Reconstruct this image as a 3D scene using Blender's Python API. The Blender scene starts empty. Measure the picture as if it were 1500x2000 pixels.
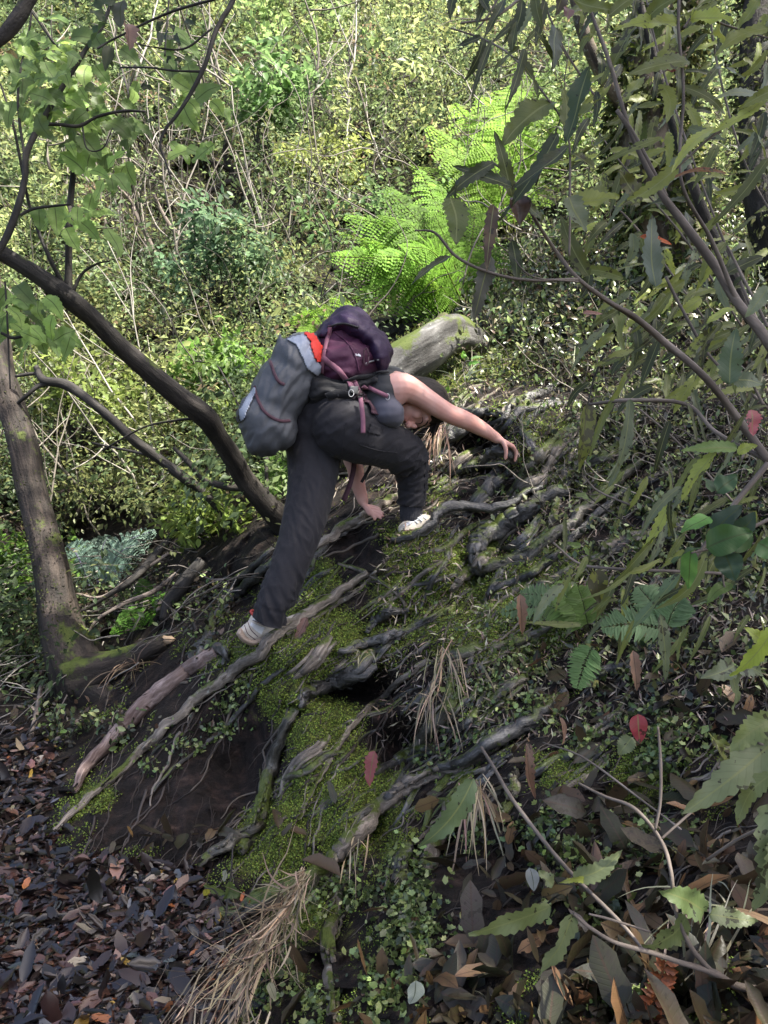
import bpy, math, random
import numpy as np
from mathutils import Vector, noise, Matrix

random.seed(7)
rng = np.random.default_rng(7)
S = bpy.context.scene
COL = S.collection

# ---------------- camera ----------------
F = 1511.0                       # focal length in photo pixels (photo is 1500 x 2000)
PITCH = math.radians(8.0)
CAMZ = 1.5
cam_d = bpy.data.cameras.new('camera')
cam = bpy.data.objects.new('camera', cam_d); COL.objects.link(cam)
cam.location = (0, 0, CAMZ)
cam.rotation_euler = (math.radians(90) - PITCH, 0, 0)
cam_d.sensor_fit = 'VERTICAL'; cam_d.sensor_height = 24.0
cam_d.lens = 24.0 * F / 2000.0
cam_d.clip_start = 0.05; cam_d.clip_end = 600
S.camera = cam
# ---------------- light ----------------
SUN_EL = math.radians(60); SUN_AZ = math.radians(118)       # azimuth measured from +Y towards +X
sun_dir = Vector((math.sin(SUN_AZ)*math.cos(SUN_EL), math.cos(SUN_AZ)*math.cos(SUN_EL), math.sin(SUN_EL)))
world = bpy.data.worlds.new('World'); S.world = world; world.use_nodes = True
wn = world.node_tree.nodes; wl = world.node_tree.links
for n in list(wn): wn.remove(n)
sky = wn.new('ShaderNodeTexSky'); sky.sky_type = 'NISHITA'; sky.sun_disc = False
sky.sun_elevation = SUN_EL; sky.sun_rotation = SUN_AZ
sky.air_density = .7; sky.dust_density = 4.0; sky.ozone_density = .3
bg = wn.new('ShaderNodeBackground'); bg.inputs['Strength'].default_value = 0.15
wo = wn.new('ShaderNodeOutputWorld')
wl.new(sky.outputs[0], bg.inputs[0]); wl.new(bg.outputs[0], wo.inputs[0])
sl = bpy.data.lights.new('sun', 'SUN'); sl.energy = 5.0; sl.angle = math.radians(0.6); sl.color = (1.0, 0.95, 0.85)
so = bpy.data.objects.new('sun', sl); COL.objects.link(so)
so.rotation_euler = (-sun_dir).to_track_quat('-Z', 'Y').to_euler()
S.view_settings.view_transform = 'Standard'; S.view_settings.look = 'None'
S.view_settings.exposure = 1.74; S.view_settings.gamma = 1.0
S.render.engine = 'CYCLES'
S.cycles.max_bounces = 6; S.cycles.transparent_max_bounces = 4
S.cycles.diffuse_bounces = 4; S.cycles.glossy_bounces = 2; S.cycles.transmission_bounces = 4
S.cycles.caustics_reflective = False; S.cycles.caustics_refractive = False

# ---------------- pixel <-> place helpers ----------------
cP, sP = math.cos(PITCH), math.sin(PITCH)
FWD = np.array([0, cP, -sP]); UPV = np.array([0, sP, cP]); RT = np.array([1.0, 0, 0])
CAM = np.array([0, 0, CAMZ])
def PX(px, py, d):
    px = np.asarray(px, float); py = np.asarray(py, float); d = np.asarray(d, float)
    u = (px - 750)/F; v = (1000 - py)/F
    return CAM + d[..., None]*(FWD + u[..., None]*RT + v[..., None]*UPV)
def V(px, py, d): return Vector(PX(px, py, d))
def project(P):
    q = np.asarray(P) - CAM
    d = q @ FWD
    return 750 + F*(q @ RT)/d, 1000 - F*(q @ UPV)/d, d

# ---------------- object helpers ----------------
def tag(o, label=None, cat=None, group=None, kind=None):
    if label: o['label'] = label
    if cat: o['category'] = cat
    if group: o['group'] = group
    if kind: o['kind'] = kind
    return o
def empty(name, loc, label, cat, group=None):
    o = bpy.data.objects.new(name, None); COL.objects.link(o); o.location = loc
    o.empty_display_size = 0.05
    return tag(o, label, cat, group)
def link(name, me, mat, parent=None):
    o = bpy.data.objects.new(name, me); COL.objects.link(o)
    if mat:
        me.materials.clear()
        for m in (mat if isinstance(mat, (list, tuple)) else [mat]): me.materials.append(m)
    if parent is not None:
        o.parent = parent
        o.matrix_parent_inverse = Matrix.Translation(parent.location).inverted() if parent.type == 'EMPTY' else Matrix.Identity(4)
    return o
def mesh_np(name, verts, faces, nper, tint=None, luv=None, smooth=False, mask=None):
    """verts (N,3); faces flat int array, all with nper corners (or list of (array,n))"""
    me = bpy.data.meshes.new(name)
    verts = np.ascontiguousarray(verts, dtype=np.float32)
    groups = [(faces, nper)] if not isinstance(faces, list) else faces
    tot = sum(len(f) for f, n in groups); nf = sum(len(f)//n for f, n in groups)
    me.vertices.add(len(verts)); me.vertices.foreach_set('co', verts.ravel())
    me.loops.add(tot)
    me.loops.foreach_set('vertex_index', np.concatenate([f for f, n in groups]).astype(np.int32))
    me.polygons.add(nf)
    starts = []; s = 0
    for f, n in groups:
        k = len(f)//n; starts.append(s + np.arange(k)*n); s += k*n
    me.polygons.foreach_set('loop_start', np.concatenate(starts).astype(np.int32))
    if smooth: me.polygons.foreach_set('use_smooth', np.ones(nf, bool))
    if tint is not None:
        a = me.attributes.new('tint', 'FLOAT_COLOR', 'POINT')
        t4 = np.ones((len(verts), 4), np.float32); t4[:, :3] = tint
        a.data.foreach_set('color', t4.ravel())
    if luv is not None:
        a = me.attributes.new('luv', 'FLOAT_VECTOR', 'POINT')
        l3 = np.zeros((len(verts), 3), np.float32); l3[:, :luv.shape[1]] = luv
        a.data.foreach_set('vector', l3.ravel())
    if mask is not None:
        a = me.attributes.new('mask', 'FLOAT', 'POINT'); a.data.foreach_set('value', np.asarray(mask, np.float32))
    me.update(calc_edges=True); me.validate()
    return me

# ---------------- materials ----------------
MATS = {}
def new_mat(name):
    m = bpy.data.materials.new(name); m.use_nodes = True
    nt = m.node_tree
    for n in list(nt.nodes): nt.nodes.remove(n)
    out = nt.nodes.new('ShaderNodeOutputMaterial')
    return m, nt, out
def N(nt, t, **kw):
    n = nt.nodes.new(t)
    for k, v in kw.items():
        if k.startswith('i_'): n.inputs[k[2:].replace('_', ' ')].default_value = v
        else: setattr(n, k, v)
    return n
def ramp(nt, fac, stops, interp='LINEAR'):
    r = nt.nodes.new('ShaderNodeValToRGB'); e = r.color_ramp.elements
    r.color_ramp.interpolation = interp
    while len(e) < len(stops): e.new(0.5)
    for i, (p, c) in enumerate(stops):
        e[i].position = p; e[i].color = (*c, 1) if len(c) == 3 else c
    nt.links.new(fac, r.inputs[0]); return r.outputs[0]
def mixc(nt, fac, a, b, mode='MIX'):
    m = nt.nodes.new('ShaderNodeMix'); m.data_type = 'RGBA'; m.blend_type = mode
    L = nt.links
    for idx, val in ((0, fac), (6, a), (7, b)):
        if hasattr(val, 'is_output'): L.new(val, m.inputs[idx])
        elif idx == 0: m.inputs[0].default_value = val
        else: m.inputs[idx].default_value = (*val, 1)
    return m.outputs[2]
def mth(nt, op, a, b=None, c=None, clamp=False):
    m = nt.nodes.new('ShaderNodeMath'); m.operation = op; m.use_clamp = clamp
    for i, v in enumerate((a, b, c)):
        if v is None: continue
        if hasattr(v, 'is_output'): nt.links.new(v, m.inputs[i])
        else: m.inputs[i].default_value = v
    return m.outputs[0]
def noise_tex(nt, scale, detail=4, rough=.55, dist=0, vec=None, stretch=None):
    tc = nt.nodes.new('ShaderNodeTexCoord')
    src = tc.outputs['Object'] if vec is None else vec
    if stretch:
        mp = nt.nodes.new('ShaderNodeMapping'); mp.inputs['Scale'].default_value = stretch
        nt.links.new(src, mp.inputs[0]); src = mp.outputs[0]
    n = nt.nodes.new('ShaderNodeTexNoise'); n.inputs['Scale'].default_value = scale
    n.inputs['Detail'].default_value = detail; n.inputs['Roughness'].default_value = rough
    n.inputs['Distortion'].default_value = dist
    nt.links.new(src, n.inputs['Vector']); return n.outputs[0]
def bump(nt, h, strength=.5, dist=.01, normal=None):
    b = nt.nodes.new('ShaderNodeBump'); b.inputs['Strength'].default_value = strength; b.inputs['Distance'].default_value = dist
    nt.links.new(h, b.inputs['Height'])
    if normal is not None: nt.links.new(normal, b.inputs['Normal'])
    return b.outputs[0]
def principled(nt, out, col, rough=.6, normal=None, spec=.5, **kw):
    p = nt.nodes.new('ShaderNodeBsdfPrincipled'); L = nt.links
    if hasattr(col, 'is_output'): L.new(col, p.inputs['Base Color'])
    else: p.inputs['Base Color'].default_value = (*col, 1)
    if hasattr(rough, 'is_output'): L.new(rough, p.inputs['Roughness'])
    else: p.inputs['Roughness'].default_value = rough
    p.inputs['Specular IOR Level'].default_value = spec
    if normal is not None: L.new(normal, p.inputs['Normal'])
    for k, v in kw.items(): p.inputs[k.replace('_', ' ')].default_value = v
    if out is not None: L.new(p.outputs[0], out.inputs[0])
    return p

def mat_leaf(name, trans=.4, rough=.45, detail=False, spots=0.0, sat=1.0, midrib=(.5, .5, .3), spec=.4):
    m, nt, out = new_mat(name); L = nt.links
    at = N(nt, 'ShaderNodeAttribute', attribute_name='tint')
    col = at.outputs['Color']; nrm = None
    if detail:
        lv = N(nt, 'ShaderNodeAttribute', attribute_name='luv')
        sx = N(nt, 'ShaderNodeSeparateXYZ'); L.new(lv.outputs['Vector'], sx.inputs[0])
        au = mth(nt, 'ABSOLUTE', sx.outputs[0])
        # side veins: periodic in (v - .35|u|)
        t = mth(nt, 'SUBTRACT', sx.outputs[1], mth(nt, 'MULTIPLY', au, .16))
        wv = mth(nt, 'SINE', mth(nt, 'MULTIPLY', t, 75.0))
        vein = mth(nt, 'POWER', mth(nt, 'MULTIPLY_ADD', wv, .5, .5), 10.0)
        rib = mth(nt, 'LESS_THAN', au, .07)
        nz = noise_tex(nt, 60, 3)
        col = mixc(nt, mth(nt, 'MULTIPLY', nz, .9), col, mixc(nt, .55, col, (.05, .07, .02)))
        col = mixc(nt, mth(nt, 'MULTIPLY', vein, .18), col, mixc(nt, .6, col, (.03, .04, .01)))
        if spots > 0:
            n2 = noise_tex(nt, 80 if spots < .5 else 45, 2, .5)
            n3 = noise_tex(nt, 9, 1, .5)
            sp = mth(nt, 'GREATER_THAN', mth(nt, 'ADD', mth(nt, 'MULTIPLY', n2, .7), mth(nt, 'MULTIPLY', n3, .5)), .74 - spots*.12)
            col = mixc(nt, mth(nt, 'MULTIPLY', sp, .8), col, (.025, .02, .012))
        col = mixc(nt, mth(nt, 'MULTIPLY', rib, .7), col, midrib)
        h = mth(nt, 'SUBTRACT', mth(nt, 'MULTIPLY', nz, .5), mth(nt, 'MULTIPLY', vein, .5))
        nrm = bump(nt, h, .2, .002)
    p = principled(nt, None, col, rough, nrm, spec)
    tr = N(nt, 'ShaderNodeBsdfTranslucent')
    tc = N(nt, 'ShaderNodeHueSaturation', i_Hue=.485, i_Saturation=.98, i_Value=1.45)
    L.new(col, tc.inputs['Color']); L.new(tc.outputs[0], tr.inputs[0])
    mx = N(nt, 'ShaderNodeMixShader'); mx.inputs[0].default_value = trans
    L.new(p.outputs[0], mx.inputs[1]); L.new(tr.outputs[0], mx.inputs[2]); L.new(mx.outputs[0], out.inputs[0])
    return m

def mat_bark(name, dark, light, moss=0.0, scale=30, bstr=.8, stretch=(1, 1, .3), lichen=0.0, mosscol=(.09, .12, .02), rough=.75, spec=.35):
    m, nt, out = new_mat(name)
    at = N(nt, 'ShaderNodeAttribute', attribute_name='luv')       # x along, y around (metres)
    n1 = noise_tex(nt, scale, 6, .65, .3, vec=at.outputs['Vector'], stretch=(.18, 1, 1))
    n2 = noise_tex(nt, 5, 3)
    n3 = noise_tex(nt, 90, 3, .6)
    f = mth(nt, 'MULTIPLY_ADD', n1, .75, mth(nt, 'MULTIPLY', n2, .35))
    col = ramp(nt, f, [(.42, dark), (.56, tuple(a*.65+b*.35 for a, b in zip(dark, light))), (.68, light)])
    if lichen > 0:
        k = ramp(nt, mth(nt, 'ADD', noise_tex(nt, 38, 4, .65), mth(nt, 'MULTIPLY', n3, .3)), [(.80 - lichen*.12, (0, 0, 0)), (.88 - lichen*.12, (1, 1, 1))])
        col = mixc(nt, mth(nt, 'MULTIPLY', k, .7), col, (.32, .34, .30))
    if moss > 0:
        geo = N(nt, 'ShaderNodeNewGeometry'); sx = N(nt, 'ShaderNodeSeparateXYZ'); nt.links.new(geo.outputs['Normal'], sx.inputs[0])
        mk = mth(nt, 'ADD', mth(nt, 'MULTIPLY', sx.outputs[2], .25), mth(nt, 'ADD', noise_tex(nt, 7, 4, .6), mth(nt, 'MULTIPLY', n3, .25)))
        mk = ramp(nt, mk, [(.86 - moss*.35, (0, 0, 0)), (.96 - moss*.35, (1, 1, 1))])
        col = mixc(nt, mk, col, mixc(nt, n3, mosscol, tuple(c*.45 for c in mosscol)))
    h = mth(nt, 'ADD', n1, mth(nt, 'MULTIPLY', n3, .35))
    principled(nt, out, col, rough, bump(nt, h, bstr, .012), spec)
    return m

def mat_plain(name, col, rough=.6, var=.25, scale=40, bstr=.3, bdist=.003, spec=.5, **kw):
    m, nt, out = new_mat(name)
    n1 = noise_tex(nt, scale, 4)
    c = mixc(nt, n1, tuple(x*(1-var) for x in col), tuple(min(1, x*(1+var)) for x in col))
    principled(nt, out, c, rough, bump(nt, n1, bstr, bdist), spec, **kw)
    return m

def mat_ground():
    """bank, path and hillside: soil, moss and rotted litter, mixed by the painted masks of the mesh"""
    m, nt, out = new_mat('soil_and_moss')
    mk = N(nt, 'ShaderNodeAttribute', attribute_name='mask').outputs['Fac']
    big = noise_tex(nt, 3, 5, .6); mid = noise_tex(nt, 17, 6, .65); fine = noise_tex(nt, 110, 4, .7)
    soil = ramp(nt, mid, [(.38, (.003, .002, .0015)), (.52, (.012, .008, .006)), (.64, (.045, .026, .020)), (.76, (.13, .085, .065))])
    soil = mixc(nt, mth(nt, 'MULTIPLY', fine, .6), soil, (.014, .009, .007))
    moss = ramp(nt, fine, [(.36, (.008, .011, .003)), (.52, (.07, .085, .015)), (.68, (.22, .25, .04))])
    f = mth(nt, 'ADD', mth(nt, 'MULTIPLY', mk, 1.3), mth(nt, 'MULTIPLY', mth(nt, 'SUBTRACT', mth(nt, 'ADD', mid, mth(nt, 'MULTIPLY', fine, .5)), .75), 2.0))
    f = ramp(nt, f, [(.35, (0, 0, 0)), (.6, (1, 1, 1))])
    col = mixc(nt, f, soil, moss)
    h = mth(nt, 'ADD', mth(nt, 'MULTIPLY', mid, 1.2), mth(nt, 'MULTIPLY', fine, .7))
    principled(nt, out, col, ramp(nt, mid, [(.3, (.95,)*3), (.75, (.6,)*3)]), bump(nt, h, 1.0, .02), .3)
    return m

M_ground = mat_ground()
M_bgleaf = mat_leaf('thicket_leaf', .5, .45, spec=.4)
M_fern = mat_leaf('fern_leaf', .45, .6, spec=.2)
M_moss = mat_leaf('moss_leaf', .25, .7, spec=.2)
M_liver = mat_leaf('liverwort_leaf', .2, .3, spec=.6)
M_gcleaf = mat_leaf('ground_plant_leaf', .25, .3, spec=.6)
M_bigleaf = mat_leaf('toothed_leaf', .38, .42, True, .10, midrib=(.2, .22, .08))
M_spotleaf = mat_leaf('spotted_leaf', .35, .5, True, 1.0, midrib=(.06, .05, .02))
M_softleaf = mat_leaf('soft_leaf', .5, .5, True, 0, midrib=(.05, .07, .02))
M_dead = mat_leaf('dead_leaf', .12, .42, True, .1, midrib=(.05, .03, .02), spec=.35)
M_litter = mat_leaf('litter_leaf', .03, .28, False, spec=.55)
M_twig = mat_bark('twig_bark', (.05, .04, .03), (.30, .26, .21), scale=60, bstr=.3)
M_twigd = mat_bark('dark_twig_bark', (.008, .007, .006), (.05, .045, .04), scale=60, bstr=.3)
M_bark = mat_bark('mossy_bark', (.03, .022, .015), (.22, .17, .12), moss=.55, lichen=.4, scale=22)
M_barkd = mat_bark('dark_bark', (.006, .005, .004), (.055, .047, .040), lichen=.0, moss=.1, scale=30)
M_root = mat_bark('grey_root_bark', (.007, .0065, .0065), (.15, .145, .14), moss=.2, scale=45, bstr=1.0, rough=.38, spec=.6)
M_rootm = mat_bark('mossy_root_bark', (.014, .013, .010), (.24, .22, .18), moss=.5, scale=45, bstr=1.0, rough=.45, spec=.5)
M_rootp = mat_bark('pink_root_bark', (.10, .065, .055), (.40, .31, .28), moss=.0, lichen=.0, scale=55, bstr=.9)
M_rootl = mat_bark('pale_root_bark', (.07, .06, .05), (.36, .31, .26), moss=.25, lichen=.12, scale=55, bstr=.9)
M_stem = mat_bark('smooth_stem_bark', (.07, .055, .045), (.24, .20, .17), scale=40, bstr=.25)
M_straw = mat_leaf('straw', .2, .5)
M_sawn = mat_plain('torn_wood', (.35, .25, .16), .8, .3, 60)

# ---------------- tubes ----------------
def crom(pts, n):
    """Catmull-Rom through rows of pts (K,D) -> (n,D)"""
    p = np.asarray(pts, float); K = len(p)
    if K == 2:
        t = np.linspace(0, 1, n)[:, None]; return p[0]*(1-t) + p[1]*t
    q = np.vstack([2*p[0]-p[1], p, 2*p[-1]-p[-2]])
    t = np.linspace(0, K-1-1e-9, n); i = t.astype(int); f = (t-i)[:, None]
    a, b, c, d = q[i], q[i+1], q[i+2], q[i+3]
    return .5*((2*b) + (-a+c)*f + (2*a-5*b+4*c-d)*f**2 + (-a+3*b-3*c+d)*f**3)
def nz3(P, s, seed=0.0):
    return np.array([noise.noise(Vector((x*s+seed, y*s+seed*1.7, z*s-seed))) for x, y, z in P])
def tube_arrays(P, R, seg=8, rough=0.0, flat=1.0, seed=0.0, cap=True):
    """P (n,3) R (n,) -> verts, quad faces, luv"""
    P = np.asarray(P, float); n = len(P)
    T = np.gradient(P, axis=0); T /= np.linalg.norm(T, axis=1)[:, None] + 1e-9
    a = np.array([0, 0, 1.0]) if abs(T[0][2]) < .9 else np.array([1.0, 0, 0])
    Nn = np.zeros_like(P); v = np.cross(T[0], a); v /= np.linalg.norm(v)
    for i in range(n):
        v = v - T[i]*np.dot(v, T[i]); v /= np.linalg.norm(v) + 1e-9; Nn[i] = v
    B = np.cross(T, Nn)
    ang = np.arange(seg)*2*math.pi/seg
    R = np.asarray(R, float)
    ring = (np.cos(ang)[None, :, None]*Nn[:, None] + np.sin(ang)[None, :, None]*B[:, None]*flat)
    vr = R[:, None]*np.ones(seg)
    if rough > 0:
        L = np.concatenate([[0], np.cumsum(np.linalg.norm(np.diff(P, axis=0), axis=1))])
        s = 1.0/max(R.mean(), 1e-4)
        for i in range(n):
            for j in range(seg):
                q = Vector((math.cos(ang[j])*1.4+seed, math.sin(ang[j])*1.4, L[i]*s*.13+seed))
                vr[i, j] *= 1 + rough*(noise.noise(q)*1.1 + .6*noise.noise(q*2.7))
    verts = P[:, None] + ring*vr[:, :, None]
    verts = verts.reshape(-1, 3)
    i = np.arange(n-1)[:, None]; j = np.arange(seg)[None]
    a0 = i*seg+j; a1 = i*seg+(j+1) % seg
    f = np.stack([a0, a1, a1+seg, a0+seg], -1).reshape(-1)
    L = np.concatenate([[0], np.cumsum(np.linalg.norm(np.diff(P, axis=0), axis=1))])
    luv = np.zeros((n, seg, 3)); luv[:, :, 0] = L[:, None]+seed
    luv[:, :, 1] = np.cos(ang)[None]*R.mean(); luv[:, :, 2] = np.sin(ang)[None]*R.mean()
    return verts, f, luv.reshape(-1, 3)
class Bag:
    """collects arrays that become ONE mesh"""
    def __init__(s): s.v = []; s.f = []; s.t = []; s.l = []; s.n = 0; s.k = None
    def add(s, v, f, nper, luv=None, tint=None):
        s.v.append(v); s.f.append((np.asarray(f)+s.n, nper)); s.n += len(v)
        s.l.append(luv if luv is not None else np.zeros((len(v), 3)))
        s.t.append(np.broadcast_to(np.asarray(tint if tint is not None else (1, 1, 1), float), (len(v), 3)))
    def tube(s, P, R, seg=8, rough=0.0, seed=0.0, tint=None, flat=1.0):
        v, f, l = tube_arrays(P, R, seg, rough, flat, seed); s.add(v, f, 4, l, tint)
        # end caps
        for e in (0, len(P)-1):
            idx = np.arange(seg)+e*seg
            if e == 0: idx = idx[::-1]
            s.v.append(np.zeros((0, 3))); s.f.append((idx + s.n - len(v), seg))
    def build(s, name, mat, parent=None, smooth=True):
        g = {}
        for f, n in s.f: g.setdefault(n, []).append(f)
        groups = [(np.concatenate(v), k) for k, v in g.items()]
        me = mesh_np(name, np.vstack(s.v), groups, None, np.vstack(s.t), np.vstack(s.l), smooth)
        return link(name, me, mat, parent)
def spline_px(pts, n):
    """pts (px,py,d,rpx) -> world P, R"""
    q = crom(pts, n); P = PX(q[:, 0], q[:, 1], q[:, 2]); R = np.maximum(q[:, 3], .3)*q[:, 2]/F
    return P, R

# ---------------- leaf scattering ----------------
def T_diamond():
    v = np.array([[0, 0, 0], [-1, .45, .12], [1, .45, .12], [0, 1, 0]], float)
    return v, np.array([0, 2, 3, 0, 3, 1]), 3
def T_six():
    v = np.array([[0, 0, 0], [-.8, .25, .1], [0, .3, 0], [.8, .25, .1], [-.9, .62, .1], [0, .65, 0], [.9, .62, .1], [0, 1, 0]], float)
    f = np.array([0, 2, 1, 0, 0, 3, 2, 0, 1, 2, 5, 4, 2, 3, 6, 5, 4, 5, 7, 4, 5, 6, 7, 5])
    # use triangles+quads as triangles
    tri = [0, 2, 1, 0, 3, 2, 1, 2, 5, 1, 5, 4, 2, 3, 6, 2, 6, 5, 4, 5, 7, 5, 6, 7]
    return v, np.array(tri), 3
def T_litter():
    """ten-point dead leaf with a lobed edge"""
    ys = [0, .12, .3, .5, .7, .88, 1.0]; ws = [.04, .55, .95, .8, .9, .45, 0.02]
    v = []; 
    for y, w in zip(ys, ws): v += [[-w, y, .15*w], [0, y, 0], [w, y, .15*w]]
    f = []
    for i in range(6):
        a = i*3
        f += [a, a+1, a+4, a+3, a+1, a+2, a+5, a+4]
    return np.array(v, float), np.array(f), 4
def T_lobed():
    """small ruffled rosette lobe (liverwort, moss scale)"""
    v = [[0, 0, 0]]
    k = 9
    for i in range(k):
        a = math.pi*(-.1 + 1.2*i/(k-1)); r = .75 + .25*(i % 2)
        v.append([math.cos(a)*r, .5*math.sin(a)*r+.35, .12*(i % 2)])
    f = []
    for i in range(1, k): f += [0, i, i+1]
    return np.array(v, float), np.array(f), 3
def norm(a): return a/(np.linalg.norm(a, axis=-1, keepdims=True)+1e-9)
def leaves(name, T, P, D, Nn, L, W, tint, mat, curl=None, fold=None, parent=None, smooth=False):
    tv, tf, nper = T; n = len(P); K = len(tv)
    D = norm(D); Nn = norm(Nn - D*np.sum(Nn*D, -1, keepdims=True)); Sd = np.cross(D, Nn)
    curl = np.zeros(n) if curl is None else curl
    fold = np.ones(n) if fold is None else fold
    L = np.broadcast_to(L, (n,)); W = np.broadcast_to(W, (n,))
    x = tv[None, :, 0]*W[:, None]; y = tv[None, :, 1]*L[:, None]
    z = tv[None, :, 2]*W[:, None]*fold[:, None]*2.5 - curl[:, None]*L[:, None]*tv[None, :, 1]**2
    v = P[:, None] + x[..., None]*Sd[:, None] + y[..., None]*D[:, None] + z[..., None]*Nn[:, None]
    f = (tf[None] + (np.arange(n)*K)[:, None]).reshape(-1)
    t = np.repeat(np.broadcast_to(tint, (n, 3)), K, axis=0)
    luv = np.tile(np.column_stack([tv[:, 0], tv[:, 1]]), (n, 1))
    me = mesh_np(name, v.reshape(-1, 3), f, nper, t, luv, smooth)
    return link(name, me, mat, parent)
def palette(n, cols, var=.18, probs=None):
    c = np.array(cols, float)
    i = rng.choice(len(c), n, p=probs)
    out = c[i]*(1+var*rng.standard_normal((n, 1)))*(1+.06*rng.standard_normal((n, 3)))
    return np.clip(out, .002, .9)
def rvec(n): return norm(rng.standard_normal((n, 3)))

def big_leaf(bag, base, tip, width, up=None, teeth=9, tooth=.16, droop=.12, wave=.10, tint=(.06, .09, .02), shape=.62, foldk=.25, rnd=None, cols=5, rows=None):
    """one modelled leaf: curved midrib, folded blade, toothed and wavy margin"""
    base = np.asarray(base, float); tip = np.asarray(tip, float)
    ax = tip-base; L = np.linalg.norm(ax); ax /= L
    up = np.array([rng.normal()*.5, -1.0+rng.normal()*.3, .7+rng.normal()*.4]) if up is None else np.asarray(up, float)
    up = up-ax*np.dot(up, ax); up /= np.linalg.norm(up); sd = np.cross(ax, up)
    rows = rows or (teeth*3+2 if teeth else 14)
    ph = rng.random()*6; ph2 = rng.random()*6; bend = rng.normal()*.05
    us = np.linspace(-1, 1, cols); vs = np.linspace(0, 1, rows)
    vv = []; lu = []
    for i, t in enumerate(vs):
        w = math.sin(math.pi*min(1, t**shape))**.75 if 0 < t < 1 else 0.02
        w = max(w, .03)
        tw = (1 + (-tooth, tooth*.2, tooth)[i % 3]*(1 if teeth else 0)) if 0 < i < rows-1 else 1
        for u in us:
            ww = w*(tw if abs(u) > .9 else 1)
            x = u*ww*width + bend*L*math.sin(math.pi*t)
            z = foldk*abs(u)*ww*width - droop*L*(t-.5)**2*4*.5 + droop*L*.5 + wave*width*abs(u)**1.5*math.sin(t*13+ph+u*1.5) + .06*width*math.sin(t*9+ph2)
            vv.append(base + ax*(t*L) + sd*x + up*z); lu.append((u, t, 0))
    f = []
    for i in range(rows-1):
        for j in range(cols-1):
            a = i*cols+j; f += [a, a+1, a+1+cols, a+cols]
    bag.add(np.array(vv), np.array(f), 4, np.array(lu), tint)
# =====================================================================
#  TERRAIN : one continuous surface, cut into path, bank and hillside
# =====================================================================
CP = np.array([
 (300,1640,2.60),(450,1650,2.52),(600,1690,2.40),(190,1600,2.72),(200,1560,2.84),(330,1560,2.74),(480,1560,2.70),(400,1600,2.64),(120,1640,2.69),
 (600,1850,2.02),(900,1850,1.72),(1200,1850,1.50),(1500,1850,1.3),(450,1950,1.95),(600,2000,1.68),(900,2000,1.46),(1200,2000,1.27),(1500,2000,1.12),
 (750,1700,2.2),(900,1700,2.02),(1200,1700,1.78),(1500,1700,1.52),
 (600,1500,2.58),(750,1500,2.66),(900,1500,2.42),(1200,1500,2.14),(1500,1500,1.86),
 (450,1350,3.02),(600,1350,2.86),(750,1350,2.86),(900,1300,2.76),(1200,1300,2.48),(1500,1300,2.16),
 (300,1400,3.15),(500,1240,3.04),(650,1180,3.12),(800,1180,3.06),(1000,1150,3.0),(1200,1100,2.86),(1500,1100,2.56),
 (620,1080,3.36),(810,1052,3.27),(1000,1000,3.32),(1200,950,3.2),(1500,900,2.95),
 (800,930,3.78),(900,900,3.60),(980,890,3.35),(1010,900,3.37),(1100,850,3.5),(1300,800,3.45),
 (850,790,4.0),(1000,760,3.9),(760,780,4.25),(1150,700,4.1),(1400,650,3.9),
 (800,690,4.6),(950,650,4.75),(1100,600,4.8),(1300,500,5),(1500,500,4.6),
 (712,1003,3.41),(640,950,4.1),(620,820,5.0),(530,1020,3.95),(430,1160,3.75),(400,1020,4.7),(300,1200,4.2),(200,1310,4.0),
 (0,1440,3.6),(0,1320,4.2),(100,1270,4.3),(0,1120,5),(200,1020,5.6),(0,920,6),(400,860,6),(200,700,7),(450,650,7.),(600,550,7),(750,450,7.5),
 (900,450,6.5),(0,500,8.5),(300,400,9),(600,300,9.5),(900,200,9.5),(1200,200,7.5),(1500,200,7),(0,0,13),(400,0,13),(800,0,13),(1200,0,10.5),(1500,0,9.5),
 (-500,-400,19),(2000,-400,14),(750,-450,21),(-500,1000,6.5),(-500,1450,3.9),(2000,1000,2.5),(2000,1500,1.6),(2000,2200,0.85),
 (1200,2300,1.0),(700,2300,1.25),(350,2300,1.55)], float)
def _tps_fit(cp, lam=2e-4):
    X = cp[:, :2]/500.; y = np.log(cp[:, 2]); n = len(X)
    r = np.linalg.norm(X[:, None]-X[None], axis=2); K = r**2*np.log(r+1e-9)
    A = np.zeros((n+3, n+3)); A[:n, :n] = K + lam*np.eye(n); A[:n, n] = 1; A[:n, n+1:] = X
    A[n, :n] = 1; A[n+1:, :n] = X.T
    return X, np.linalg.solve(A, np.concatenate([y, np.zeros(3)]))
TX, TW = _tps_fit(CP)
def tps(px, py):
    q = np.column_stack([np.ravel(px), np.ravel(py)])/500.
    out = np.zeros(len(q))
    for s in range(0, len(q), 20000):
        c = q[s:s+20000]; r = np.linalg.norm(c[:, None]-TX[None], axis=2)
        out[s:s+20000] = (r**2*np.log(r+1e-9)) @ TW[:-3] + TW[-3] + c @ TW[-2:]
    return np.exp(out).reshape(np.shape(px))
def plane_d(py, z=0.0):
    v = (np.asarray(py, float)-1000)/F; k = v*cP + sP
    return np.where(k > .02, (CAMZ-z)/np.maximum(k, .02), 99.)

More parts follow.
